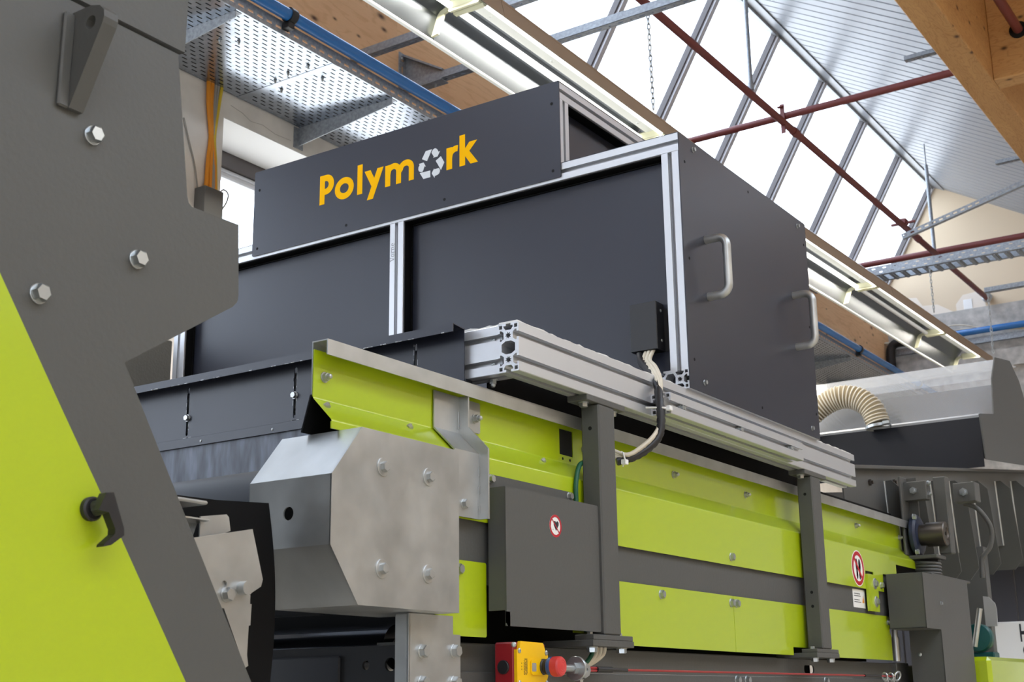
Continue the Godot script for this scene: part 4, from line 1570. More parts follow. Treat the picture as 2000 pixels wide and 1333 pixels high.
	for z in [-2.19, -2.217]: hole(t, V(-1.346, 1.953, z), R, 0.0028)
	# round warning sticker: no stepping
	m = MB.new()
	m.prism(circ(-3.704, 1.8475, 0.0505, 32), [], 0, -1.308, -1.3076)
	var st := part(t, "warning_sticker", m, M.sign_white, "round red and white prohibition sticker with two shoe soles")
	m = MB.new()
	m.prism(circ(-3.704, 1.8475, 0.0475, 32), [circ(-3.704, 1.8475, 0.0365, 28)], 0, -1.3076, -1.3072)
	var e := Vector2(0.7071, 0.7071)
	m.prism(PackedVector2Array([Vector2(-3.704, 1.8475) + Vector2(0.0305, 0.024), Vector2(-3.704, 1.8475) + Vector2(0.024, 0.0305), Vector2(-3.704, 1.8475) + Vector2(-0.0305, -0.024), Vector2(-3.704, 1.8475) + Vector2(-0.024, -0.0305)]), [], 0, -1.3072, -1.3068)
	part(st, "red_ring", m, M.sign_red)
	m = MB.new()
	for dz in [0.0105, -0.0125]:
		m.prism(circ(-3.704 + dz, 1.8575, 0.0085, 18, 0.017), [], 0, -1.3076, -1.3072)
		m.prism(circ(-3.704 + dz * 0.9, 1.829, 0.0062, 14, 0.0125), [], 0, -1.3076, -1.3072)
		m.prism(rect(-3.704 + dz - 0.0052, 1.826, -3.704 + dz + 0.0052, 1.858), [], 0, -1.3076, -1.3072)
	part(st, "shoe_sole", m, M.sign_black)
	# lower lime panels
	var lp := thing("side_panel", "small lime panel between the steel roller cover and grey box", "panel", V(-1.31, 1.60, -1.83), "lime side panels")
	m = MB.new()
	m.prism(rrect(-1.879, 1.602, -1.737, 1.7255, 0.004), [], 0, -1.314, -1.312)
	part(lp, "sheet", m, M.lime)
	bolt(lp, V(-1.312, 1.710, -1.798), R, "hexf", 0.9, 0.2)
	lp = thing("side_panel", "lower lime panel right of the near post, one bolt at its middle", "panel", V(-1.31, 1.60, -2.5), "lime side panels")
	m = MB.new()
	m.prism(P2([-2.16, 1.7247, -2.8665, 1.7247, -2.8665, 1.5995, -2.33, 1.6015, -2.33, 1.619, -2.16, 1.619]), [], 0, -1.314, -1.312)
	part(lp, "sheet", m, M.lime)
	for z in [-2.512, -2.854]: bolt(lp, V(-1.312, 1.7085, z), R, "hexf", 0.9, 0.2)
	lp = thing("side_panel", "lower lime panel passing behind the far post, notched at its foot", "panel", V(-1.31, 1.60, -3.4), "lime side panels")
	m = MB.new()
	m.prism(P2([-2.8682, 1.7247, -3.943, 1.7243, -3.945, 1.68, -3.9534, 1.668, -3.9534, 1.599, -3.41, 1.599, -3.41, 1.6187, -3.205, 1.6187, -3.205, 1.599, -2.8682, 1.5995]), [], 0, -1.314, -1.312)
	part(lp, "sheet", m, M.lime)
	for z in [-2.882, -3.940]: bolt(lp, V(-1.312, 1.7085, z), R, "hexf", 0.9, 0.2)
	# drum with belt, and the lower shiny roller
	m = MB.new()
	m.cyl(V(-2.74, 1.752, -1.60), V(-1.427, 1.752, -1.60), 0.120, 48)
	solo("belt_drum", m, M.belt, "dark rubber covered belt drum left of the steel cover", "drum")
	var ro := thing("return_roller", "shiny dark roller in the shade under the steel cover", "roller", V(-2.0, 1.55, -1.76))
	m = MB.new()
	m.cyl(V(-2.70, 1.588, -1.80), V(-1.44, 1.588, -1.80), 0.038, 40)
	part(ro, "shell", m, M.roller)
	m = MB.new()
	m.cyl(V(-1.44, 1.588, -1.80), V(-1.415, 1.588, -1.80), 0.015, 18)
	part(ro, "axle", m, M.shaft)

func build_side_parts() -> void:
	var R := Vector3.RIGHT
	# grey cover box with round sticker
	var t := thing("cover_box", "grey painted cover box with round crossed-out heart sticker", "box", V(-1.285, 1.62, -2.03))
	var m := MB.new()
	m.prism(rrect(-2.188, 1.6195, -1.876, 1.8535, 0.004), [], 0, -1.2715, -1.269)
	m.prism(P2([-1.876, 1.6195, -1.8865, 1.6195, -1.8865, 1.643, -1.876, 1.643]), [], 0, -1.272, -1.2690)
	var fr := part(t, "front_plate", m, M.grey)
	m = MB.new()
	m.box(V(-1.306, 1.645, -1.8785), V(-1.2695, 1.8535, -1.876), 0.001)
	m.box(V(-1.306, 1.645, -2.188), V(-1.2715, 1.8535, -2.1855))
	m.box(V(-1.306, 1.851, -2.188), V(-1.2705, 1.8535, -1.876))
	part(t, "side_plates", m, M.grey)
	m = MB.new()
	m.prism(rrect(-2.158, 1.80, -1.875, 1.8785, 0.003), [], 0, -1.3078, -1.3055)
	part(t, "mounting_flange", m, M.grey)
	for z in [-1.884, -2.144]: bolt(t, V(-1.3055, 1.870, z), R, "hexf", 0.75, 0.1, M.steel)
	var cz := -2.0345
	var cy := 1.8005
	m = MB.new()
	m.prism(circ(cz, cy, 0.0203, 28), [], 0, -1.269, -1.2687)
	var sk := part(fr, "warning_sticker", m, M.sign_white, "round red and white sticker with black heart crossed out")
	m = MB.new()
	m.prism(circ(cz, cy, 0.0203, 28), [circ(cz, cy, 0.0162, 24)], 0, -1.2687, -1.2684)
	m.prism(PackedVector2Array([Vector2(cz + 0.0125, cy + 0.0110), Vector2(cz + 0.0110, cy + 0.0125), Vector2(cz - 0.0125, cy - 0.0110), Vector2(cz - 0.0110, cy - 0.0125)]), [], 0, -1.2684, -1.2681)
	part(sk, "red_ring", m, M.sign_red)
	m = MB.new()
	m.prism(P2([cz - 0.0015, cy - 0.0085, cz - 0.0105, cy + 0.002, cz - 0.0105, cy + 0.0065, cz - 0.0078, cy + 0.0090, cz - 0.0045, cy + 0.0088, cz - 0.002, cy + 0.0060, cz + 0.0005, cy + 0.0088, cz + 0.0035, cy + 0.0090, cz + 0.0058, cy + 0.0060, cz + 0.0056, cy + 0.001]), [], 0, -1.2687, -1.2684)
	m.prism(rect(cz + 0.0080, cy - 0.0075, cz + 0.0092, cy - 0.0060), [], 0, -1.2687, -1.2684)
	part(sk, "heart", m, M.sign_black)
	# bent stainless bracket over the panel edge
	var b := thing("bent_bracket", "stainless steel bracket cranked over the lime panel beside roller cover", "bracket", V(-1.31, 1.79, -1.83))
	m = MB.new()
	m.prism(P2([-1.3437, 2.012, -1.3437, 1.947, -1.3015, 1.906, -1.3015, 1.795, -1.2990, 1.795, -1.2990, 1.907, -1.3412, 1.948, -1.3412, 2.012]), [], 2, -1.845, -1.770)
	var pl := part(b, "plate", m, M.steel)
	m = MB.new()
	m.prism(P2([-1.3412, 2.012, -1.3412, 1.947, -1.300, 1.907, -1.300, 1.795, -1.280, 1.795, -1.280, 1.915, -1.3215, 1.957, -1.3215, 2.012]), [], 2, -1.8445, -1.8405)
	part(b, "rib", m, M.steel)
	m = MB.new()
	m.prism(rrect(-1.9075, 1.957, -1.8445, 2.012, 0.004), [], 0, -1.3458, -1.3430)
	part(b, "tab", m, M.steel)
	bolt(b, V(-1.3430, 1.982, -1.891), R, "acorn", 1.05, 0.2, M.steel, "stud")
	bolt(b, V(-1.2990, 1.8165, -1.797), R, "hexf", 0.8, 0.2, M.steel)
	m = MB.new()
	for q in [[1.985, 1.955], [1.935, 1.912], [1.885, 1.868], [1.852, 1.838], [1.818, 1.805]]:
		var ya: float = q[0]
		var yb: float = q[1]
		var xa := -1.3412 if ya > 1.947 else (-1.3412 + (1.947 - ya) if ya > 1.907 else -1.2990)
		var xb := -1.3412 if yb > 1.947 else (-1.3412 + (1.947 - yb) if yb > 1.907 else -1.2990)
		m.tube([V(xa + 0.0005, ya, -1.8395), V(xb + 0.0005, yb, -1.8395)], 0.0014, 6)
	part(b, "weld_bead", m, M.zinc)
	# thin steel tongue seen beside each post
	for q in [[-2.2855, 1.728, 1.805], [-3.370, 1.735, 1.800]]:
		m = MB.new()
		m.box(V(-1.3165, q[1], q[0] - 0.005), V(-1.3105, q[2], q[0] + 0.005), 0.001)
		solo("steel_tongue", m, M.steel, "thin steel edge just right of the near post" if q[0] > -3 else "thin steel edge just right of the far post", "plate", "steel tongues beside the posts")
	# information label on the grey band
	var lb := thing("info_label", "small white printed label with warning triangle on the grey band", "label", V(-1.316, 1.739, -3.716))
	m = MB.new()
	m.prism(rrect(-3.765, 1.739, -3.6685, 1.7895, 0.002), [], 0, -1.3165, -1.3160)
	part(lb, "paper", m, M.sign_white)
	m = MB.new()
	for q in [[1.7775, -3.678, -3.727], [1.7715, -3.678, -3.731], [1.7605, -3.678, -3.719], [1.7545, -3.678, -3.731]]:
		var zz: float = q[1]
		var rng := RandomNumberGenerator.new()
		rng.seed = int(q[0] * 10000)
		while zz > q[2]:
			var wv := 0.004 + rng.randf() * 0.006
			m.prism(rect(maxf(zz - wv, q[2]), q[0] - 0.0011, zz, q[0] + 0.0011), [], 0, -1.3160, -1.3158)
			zz -= wv + 0.0014
	part(lb, "print_lines", m, M.sign_black)
	m = MB.new()
	m.prism(P2([-3.758, 1.7535, -3.741, 1.7535, -3.7495, 1.7735]), [], 0, -1.3160, -1.3157)
	part(lb, "warning_triangle", m, M.orange)
	# lime latch plate
	var la := thing("latch_plate", "thick lime latch plate with two bolts beside the grey cover", "plate", V(-1.30, 1.73, -3.8))
	m = MB.new()
	m.prism(rrect(-3.839, 1.7315, -3.758, 1.836, 0.003), [], 0, -1.308, -1.300)
	part(la, "plate", m, M.lime)
	for yy in [1.811, 1.760]: bolt(la, V(-1.300, yy, -3.812), R, "hexw", 0.95, 0.2)
	bolt(la, V(-1.308, 1.811, -3.888), R, "hexf", 0.9, 0.2)
	# grey L-shaped drive cover at the far end
	var co := thing("drive_cover", "grey painted L-shaped drive cover at the far end of conveyor", "cover", V(-1.25, 1.2, -4.2))
	m = MB.new()
	m.prism(P2([-3.914, 1.8445, -4.369, 1.8435, -4.371, 1.15, -4.050, 1.15, -4.050, 1.686, -3.914, 1.686]), [], 0, -1.1945, -1.192)
	var fp := part(co, "front_plate", m, M.grey)
	bolt(fp, V(-1.192, 1.763, -4.07), R, "hexf", 0.55, 0.2)
	m = MB.new()
	m.box(V(-1.300, 1.686, -3.9165), V(-1.1925, 1.8445, -3.914), 0.0008)
	m.box(V(-1.300, 1.842, -4.369), V(-1.1925, 1.8445, -3.916))
	m.box(V(-1.300, 1.686, -4.052), V(-1.1925, 1.6885, -3.914))
	m.box(V(-1.289, 1.15, -4.0525), V(-1.1925, 1.688, -4.050), 0.0008)
	m.box(V(-1.300, 1.15, -4.371), V(-1.1925, 1.8445, -4.3685))
	var sp := part(co, "side_plates", m, M.grey)
	bolt(sp, V(-1.262, 1.616, -4.050), V(0, 0, 1), "button", 1.3)
	m = MB.new()
	m.cyl(V(-1.33, 1.598, -4.041), V(-1.33, 1.668, -4.041), 0.0125, 18)
	m.cyl(V(-1.33, 1.668, -4.041), V(-1.33, 1.70, -4.041), 0.0095, 18)
	solo("gas_strut", m, M.steel, "upright stainless cylinder between lime panel and drive cover", "cylinder")
	m = MB.new()
	m.box(V(-1.425, 0.0, -4.30), V(-1.365, 1.59, -4.07), 0.003)
	solo("end_post", m, M.grey, "broad grey upright behind the drive cover", "post")
	m = MB.new()
	m.tube(smooth([V(-1.306, 1.945, -2.21), V(-1.305, 1.935, -2.185), V(-1.303, 1.905, -2.168), V(-1.302, 1.86, -2.164), V(-1.300, 1.70, -2.166), V(-1.290, 1.62, -2.17)]), 0.0048, 8)
	solo("cable", m, M.green_wire, "green cable dropping behind the near post", "cable")

# ------------------------------------------------------------------ slotted guard at the near end
func build_guard() -> void:
	var F := Vector3(0, 0, 1)
	var z := -1.905
	var t := thing("belt_guard", "anthracite guard plate with long slots and top lip across the belt", "guard", V(-2.1, 2.02, z))
	var m := MB.new()
	var holes := []
	for x in [-2.40, -2.092, -1.789, -1.487]: holes.append(rrect(x - 0.0032, 2.042, x + 0.0032, 2.146, 0.003, 3))
	m.prism(rect(-2.78, 2.018, -1.376, 2.158), holes, 2, z - 0.002, z)
	part(t, "plate", m, M.anthracite)
	m = MB.new()
	m.prism(bent(P2([z - 0.002, 2.1565, z + 0.034, 2.1600, z + 0.034, 2.1442]), 0.0015), [], 0, -2.78, -1.376)
	part(t, "lip", m, M.anthracite)
	m = MB.new()
	m.box(V(-2.78, 2.018, z), V(-1.60, 2.037, z + 0.0015), 0.0004)
	part(t, "bottom_strip", m, M.anthracite)
	for x in [-2.047, -1.845]: bolt(t, V(x, 2.026, z + 0.0015), F, "button", 0.65, 0, M.steel, "rivet")
	for q in [[-2.091, 2.080], [-1.789, 2.088]]: bolt(t, V(q[0], q[1], z), F, "hexf", 0.72, 0.2, M.steel)
	# bare metal scratches beside the slots and on the lip edge
	m = MB.new()
	var rng := RandomNumberGenerator.new()
	rng.seed = 31
	for x in [-2.092, -1.789, -1.487]:
		for k in 12:
			var yy := 2.045 + rng.randf() * 0.095
			var s := -1.0 if rng.randf() < 0.6 else 1.0
			m.box(V(x + s * 0.0042 - 0.0005, yy, z), V(x + s * 0.0042 + 0.0006, yy + 0.003 + rng.randf() * 0.008, z + 0.0002))
		for k in 3:
			m.box(V(x - 0.012 + rng.randf() * 0.02, 2.0375, z), V(x - 0.008 + rng.randf() * 0.022, 2.0385, z + 0.0003))
	for k in 34:
		var x := -2.2 + rng.randf() * 0.82
		m.box(V(x, 2.1437, z + 0.0335), V(x + 0.002 + rng.randf() * 0.008, 2.1444 + rng.randf() * 0.0012, z + 0.0358))
	part(t, "chipped_paint", m, M.scratch, "bare metal where the paint is chipped")
	# rubber skirt below
	m = MB.new()
	m.box(V(-2.76, 1.80, z - 0.006), V(-1.40, 2.02, z - 0.003))
	solo("rubber_skirt", m, M.skirt, "smudged grey rubber sheet hanging below the guard", "sheet")
	m = MB.new()
	m.box(V(-1.43, 1.86, z - 0.02), V(-1.372, 2.062, z - 0.001))
	solo("end_block", m, M.black_plate, "dark end block of the guard below the cross beam", "block")

# ------------------------------------------------------------------ stainless roller cover and scraper
func build_hood() -> void:
	var R := Vector3.RIGHT
	var t := thing("roller_cover", "large chamfered stainless steel cover bolted over the drum end", "cover", V(-1.34, 1.633, -1.58))
	var out := P2([-1.490, 1.8935, -1.732, 1.8925, -1.732, 1.6335, -1.487, 1.634, -1.425, 1.715, -1.425, 1.816])
	var m := MB.new()
	m.prism(out, [], 0, -1.2645, -1.262)
	part(t, "side_plate", m, M.steel)
	m = MB.new()
	var x0 := -1.423
	var x1 := -1.2632
	var th := 0.0025
	var pts := [Vector2(-1.732, 1.8925), Vector2(-1.490, 1.8935), Vector2(-1.425, 1.816), Vector2(-1.425, 1.715), Vector2(-1.487, 1.634), Vector2(-1.732, 1.6335)]
	for i in 5:
		var a: Vector2 = pts[i]
		var b: Vector2 = pts[i + 1]
		var e := (b - a).normalized()
		var nn := Vector2(e.y, -e.x) * th
		var c := Vector2(-1.58, 1.765)
		if nn.dot(c - a) < 0: nn = -nn
		if i == 2:
			part(t, "upper_wrap", m, M.steel)
			m = MB.new()
		else: m.prism(PackedVector2Array([a, b, b + nn, a + nn]), [], 0, x0, x1)
	part(t, "lower_wrap", m, M.steel)
	m = MB.new()
	m.prism(rect(x0, 1.715, x1, 1.816), [circ(-1.344, 1.765, 0.0100, 20)], 2, -1.4275, -1.425)
	part(t, "front_plate", m, M.steel)
	for q in [[1.840, -1.539], [1.839, -1.651], [1.689, -1.539], [1.689, -1.651]]:
		bolt(t, V(-1.262, q[0], q[1]), R, "hexw", 0.86, 0.35 + q[0], M.steel)
	# stainless frame plate below, with big bolts
	var p := thing("frame_plate", "stainless plate with large bolts under the roller cover", "plate", V(-1.30, 1.4, -1.72))
	m = MB.new()
	m.prism(P2([-1.655, 1.632, -1.770, 1.632, -1.770, 1.603, -1.790, 1.603, -1.790, 1.36, -1.655, 1.36]), [], 0, -1.305, -1.302)
	m.box(V(-1.33, 1.36, -1.660), V(-1.302, 1.632, -1.655), 0.002)
	part(p, "plate", m, M.steel)
	for q in [[1.575, -1.689], [1.577, -1.773], [1.5275, -1.689], [1.5275, -1.773]]: bolt(p, V(-1.302, q[0], q[1]), R, "hexf", 1.05, 0.2, M.steel)
	# dark cross plate with holes, below the roller
	m = MB.new()
	m.prism(rect(-2.74, 1.30, -1.345, 1.587), [circ(-1.424, 1.557, 0.0075, 14), circ(-1.374, 1.557, 0.011, 16)], 2, -1.705, -1.70)
	var cp := thing("cross_plate", "dark cross plate with two drilled holes below the roller", "plate", V(-2.0, 1.3, -1.70))
	part(cp, "plate", m, M.dark_plate)
	m = MB.new()
	m.box(V(-2.5, 1.30, -1.70), V(-1.475, 1.573, -1.694), 0.003)
	part(cp, "cover_panel", m, M.black_plate)
	# scraper carrier of stainless plates with rubber flap
	var s := thing("belt_scraper", "stainless scraper bracket half hidden behind the foreground machine", "bracket", V(-1.33, 1.53, -1.29))
	m = MB.new()
	m.prism(P2([-1.18, 1.702, -1.310, 1.728, -1.333, 1.662, -1.330, 1.6525, -1.307, 1.640, -1.25, 1.635, -1.18, 1.64]), [], 0, -1.304, -1.300)
	part(s, "upper_plate", m, M.steel)
	m = MB.new()
	m.prism(P2([-1.19, 1.655, -1.258, 1.664, -1.292, 1.663, -1.303, 1.640, -1.307, 1.640, -1.307, 1.628, -1.310, 1.628, -1.309, 1.600, -1.306, 1.600, -1.305, 1.562, -1.308, 1.548, -1.302, 1.545, -1.26, 1.62, -1.19, 1.62]), [circ(-1.259, 1.651, 0.0048, 14)], 0, -1.2995, -1.2965)
	part(s, "lower_plate", m, M.steel)
	m = MB.new()
	m.cyl(V(-1.2965, 1.6475, -1.290), V(-1.284, 1.6475, -1.290), 0.0092, 20)
	part(s, "pin", m, M.steel)
	bolt(s, V(-1.2965, 1.638, -1.263), R, "hexf", 0.95, 0.3, M.steel)
	m = MB.new()
	m.prism(bent(P2([-1.360, 1.700, -1.345, 1.735, -1.320, 1.737]), 0.002), [], 2, -1.250, -1.19)
	m.prism(P2([-1.243, 1.705, -1.2985, 1.727, -1.2945, 1.745, -1.290, 1.7485, -1.243, 1.741]), [], 0, -1.332, -1.330)
	part(s, "top_flange", m, M.steel)
	m = MB.new()
	m.box(V(-1.330, 1.7055, -1.285), V(-1.304, 1.7075, -1.19))
	m.box(V(-1.36, 1.752, -1.228), V(-1.300, 1.757, -1.16), 0.002)
	part(s, "ledge", m, M.steel)
	bolt(s, V(-1.318, 1.7075, -1.243), Vector3.UP, "hexf", 0.55, 0.2, M.steel)
	# hanging black rubber flap with a wavy edge
	m = MB.new()
	var col := []
	for k in 25:
		var f := k / 24.0
		var y := 1.779 - f * 0.30
		col.append(Vector2(-1.401 - 0.020 * sin(f * PI * 0.95) * (1.0 - 0.35 * f) - 0.008 * f, y))
	var poly := PackedVector2Array([Vector2(-1.20, 1.479), Vector2(-1.20, 1.770), Vector2(-1.30, 1.772)])
	for q in col: poly.append(q)
	m.prism(poly, [], 0, -1.364, -1.360)
	solo("rubber_flap", m, M.rubber, "black rubber flap hanging in front of the steel cover", "flap")

# ------------------------------------------------------------------ emergency pull switch
func build_switch() -> void:
	var R := Vector3.RIGHT
	var t := thing("pull_switch", "red and yellow emergency pull-cord switch with red mushroom button", "switch", V(-1.29, 1.45, -1.95))
	var m := MB.new()
	m.box(V(-1.3155, 1.45, -2.005), V(-1.2760, 1.5945, -1.905), 0.003)
	var body := part(t, "housing", m, M.red)
	m = MB.new()
	m.lathe(V(-1.2957, 1.5535, -1.905), V(0, 0, 1), [Vector2(0.0115, 0), Vector2(0.0115, 0.003), Vector2(0.0105, 0.004), Vector2(0, 0.004)], 24)
	part(body, "blanking_plug", m, M.black_plastic)
	m = MB.new()
	m.prism(P2([-1.9065, 1.582, -1.914, 1.582, -1.918, 1.596, -1.988, 1.5945, -1.996, 1.580, -2.003, 1.574, -2.003, 1.540, -1.999, 1.532, -2.003, 1.525, -2.003, 1.46, -1.9065, 1.46]), [], 0, -1.2758, -1.2700)
	var lid := part(t, "lid", m, M.yellow_case)
	m = MB.new()
	m.prism(rrect(-1.985, 1.541, -1.946, 1.5665, 0.006), [], 0, -1.2700, -1.2672)
	part(lid, "raised_boss", m, M.yellow_case)
	m = MB.new()
	m.prism(rrect(-1.961, 1.5465, -1.948, 1.5605, 0.002), [], 0, -1.2672, -1.2668)
	part(lid, "indicator_window", m, M.grey_wire)
	for q in [[1.580, -1.9135], [1.578, -1.9975], [1.5275, -1.9135], [1.5275, -1.9975]]: bolt(lid, V(-1.2700, q[0], q[1]), R, "button", 1.0, 0, M.zinc, "screw")
	bolt(body, V(-1.2760, 1.590, -1.9065), V(0.5, 0, 0.9), "button", 1.0, 0, M.zinc, "screw")
	# rows of fine print on the lid, turned upright
	m = MB.new()
	var rng := RandomNumberGenerator.new()
	rng.seed = 5
	for q in [[-1.9205, 0.5], [-1.9275, 0.8], [-1.9300, 0.9], [-1.9325, 0.9], [-1.9350, 0.95], [-1.9372, 0.95]]:
		var yy := 1.5675
		while yy > 1.5420:
			var h := 0.0008 + rng.randf() * 0.0016
			if rng.randf() < q[1]: m.box(V(-1.2700, yy - h, q[0] - 0.0007), V(-1.26985, yy, q[0] + 0.0007))
			yy -= h + 0.0006
	part(lid, "fine_print", m, M.sign_black)
	m = MB.new()
	m.lathe(V(-1.2700, 1.5545, -1.985), R, [Vector2(0.0135, 0), Vector2(0.0135, 0.004), Vector2(0.0118, 0.006), Vector2(0.0132, 0.009), Vector2(0.0132, 0.012), Vector2(0.0150, 0.014), Vector2(0, 0.0142)], 24)
	var bt := part(t, "button_collar", m, M.black_plastic)
	m = MB.new()
	m.lathe(V(-1.2558, 1.5545, -1.985), R, [Vector2(0.0150, 0), Vector2(0.0165, 0.003), Vector2(0.0165, 0.009), Vector2(0, 0.0092)], 28)
	part(bt, "blue_ring", m, M.blue_ring)
	m = MB.new()
	m.lathe(V(-1.2466, 1.5545, -1.985), R, [Vector2(0.0168, 0), Vector2(0.0172, 0.006), Vector2(0.0168, 0.013), Vector2(0.0150, 0.016), Vector2(0.011, 0.0170), Vector2(0.0105, 0.0166), Vector2(0.0070, 0.0172), Vector2(0.0066, 0.0169), Vector2(0.0030, 0.0173), Vector2(0, 0.0173)], 28)
	part(bt, "mushroom_head", m, M.red_bright)
	m = MB.new()
	m.cyl(V(-1.262, 1.553, -2.005), V(-1.262, 1.553, -2.09), 0.0062, 18)
	m.cyl(V(-1.262, 1.553, -2.068), V(-1.262, 1.553, -2.080), 0.0105, 6, true)
	part(t, "pull_rod", m, M.zinc)
	m = MB.new()
	m.lathe(V(-1.262, 1.553, -2.080), V(0, 0, -1), [Vector2(0.0, 0.0), Vector2(0.0205, 0.0), Vector2(0.0212, 0.001), Vector2(0.0212, 0.005), Vector2(0.0205, 0.006), Vector2(0, 0.006)], 30)
	part(t, "disc", m, M.zinc)
	m = MB.new()
	m.prism(P2([-2.086, 1.566, -2.108, 1.563, -2.121, 1.557, -2.123, 1.549, -2.118, 1.541, -2.104, 1.536, -2.086, 1.541]), [circ(-2.110, 1.5505, 0.0035, 12)], 0, -1.258, -1.2555)
	m.prism(P2([-2.086, 1.566, -2.108, 1.563, -2.121, 1.557, -2.123, 1.549, -2.118, 1.541, -2.104, 1.536, -2.086, 1.541]), [], 0, -1.2685, -1.266)
	part(t, "clevis", m, M.steel)
	bolt(t, V(-1.262, 1.534, -2.096), Vector3.DOWN, "hexf", 0.6)
	# red pull cord
	var c := thing("safety_rope", "red pull cord stretched along the grey channel to a loop", "cord", V(-1.26, 1.55, -2.9))
	m = MB.new()
	m.tube([V(-1.26, 1.5545, -2.115), V(-1.26, 1.5540, -2.165)], 0.0022, 8)
	m.tube([V(-1.26, 1.5490, -2.115), V(-1.26, 1.5500, -2.165)], 0.0022, 8)
	m.tube([V(-1.26, 1.5518, -2.24), V(-1.26, 1.5518, -3.58)], 0.0022, 8)
	m.tube([V(-1.26, 1.5515, -3.66), V(-1.26, 1.5515, -3.80)], 0.0022, 8)
	part(c, "rope", m, M.red_rope)
	m = MB.new()
	m.tube([V(-1.26, 1.5520, -2.150), V(-1.26, 1.5520, -2.205)], 0.0054, 10)
	m.tube([V(-1.26, 1.5520, -2.205), V(-1.26, 1.5520, -2.262)], 0.0038, 10)
	part(c, "sleeve", m, M.black_plastic)
	m = MB.new()
	m.tube([V(-1.26, 1.5518, -3.555), V(-1.26, 1.5515, -3.68)], 0.0038, 10)
	part(c, "sleeve", m, M.black_plastic)
	for z in [-3.715, -3.765]:
		m = MB.new()
		var p := []
		for k in 13:
			var a := TAU * k / 12.0
			p.append(V(-1.26 + 0.007 * cos(a), 1.5500 + 0.0095 * sin(a), z))
		m.tube(p, 0.0028, 8, false)
		m.cyl(V(-1.265, 1.541, z - 0.012), V(-1.255, 1.541, z - 0.012), 0.006, 6, true)
		part(c, "wire_clip", m, M.zinc)
	m = MB.new()
	var p := []
	for k in 17:
		var a := TAU * k / 16.0
		p.append(V(-1.26 + 0.004 * sin(a), 1.5515 + 0.012 * sin(a), -3.820 + 0.024 * cos(a)))
	m.tube(p, 0.0034, 8, false)
	part(c, "thimble", m, M.zinc)
	for i in 4:
		m = MB.new()
		var o := i * 0.009
		m.tube(smooth([V(-1.295 + o * 0.4, 1.60, -2.196 - o), V(-1.295 + o * 0.3, 1.580, -2.194 - o), V(-1.305, 1.560, -2.175 - o * 0.6), V(-1.345, 1.545, -2.150)]), 0.0042, 8)
		solo("cable", m, M.green_wire if i == 0 else M.cream, ["green cable bending under the near post foot", "cream cable next to the green one under the post foot", "middle cream cable bending under the post foot", "right-hand cream cable bending under the post foot"][i], "cable", "cables under the post foot")

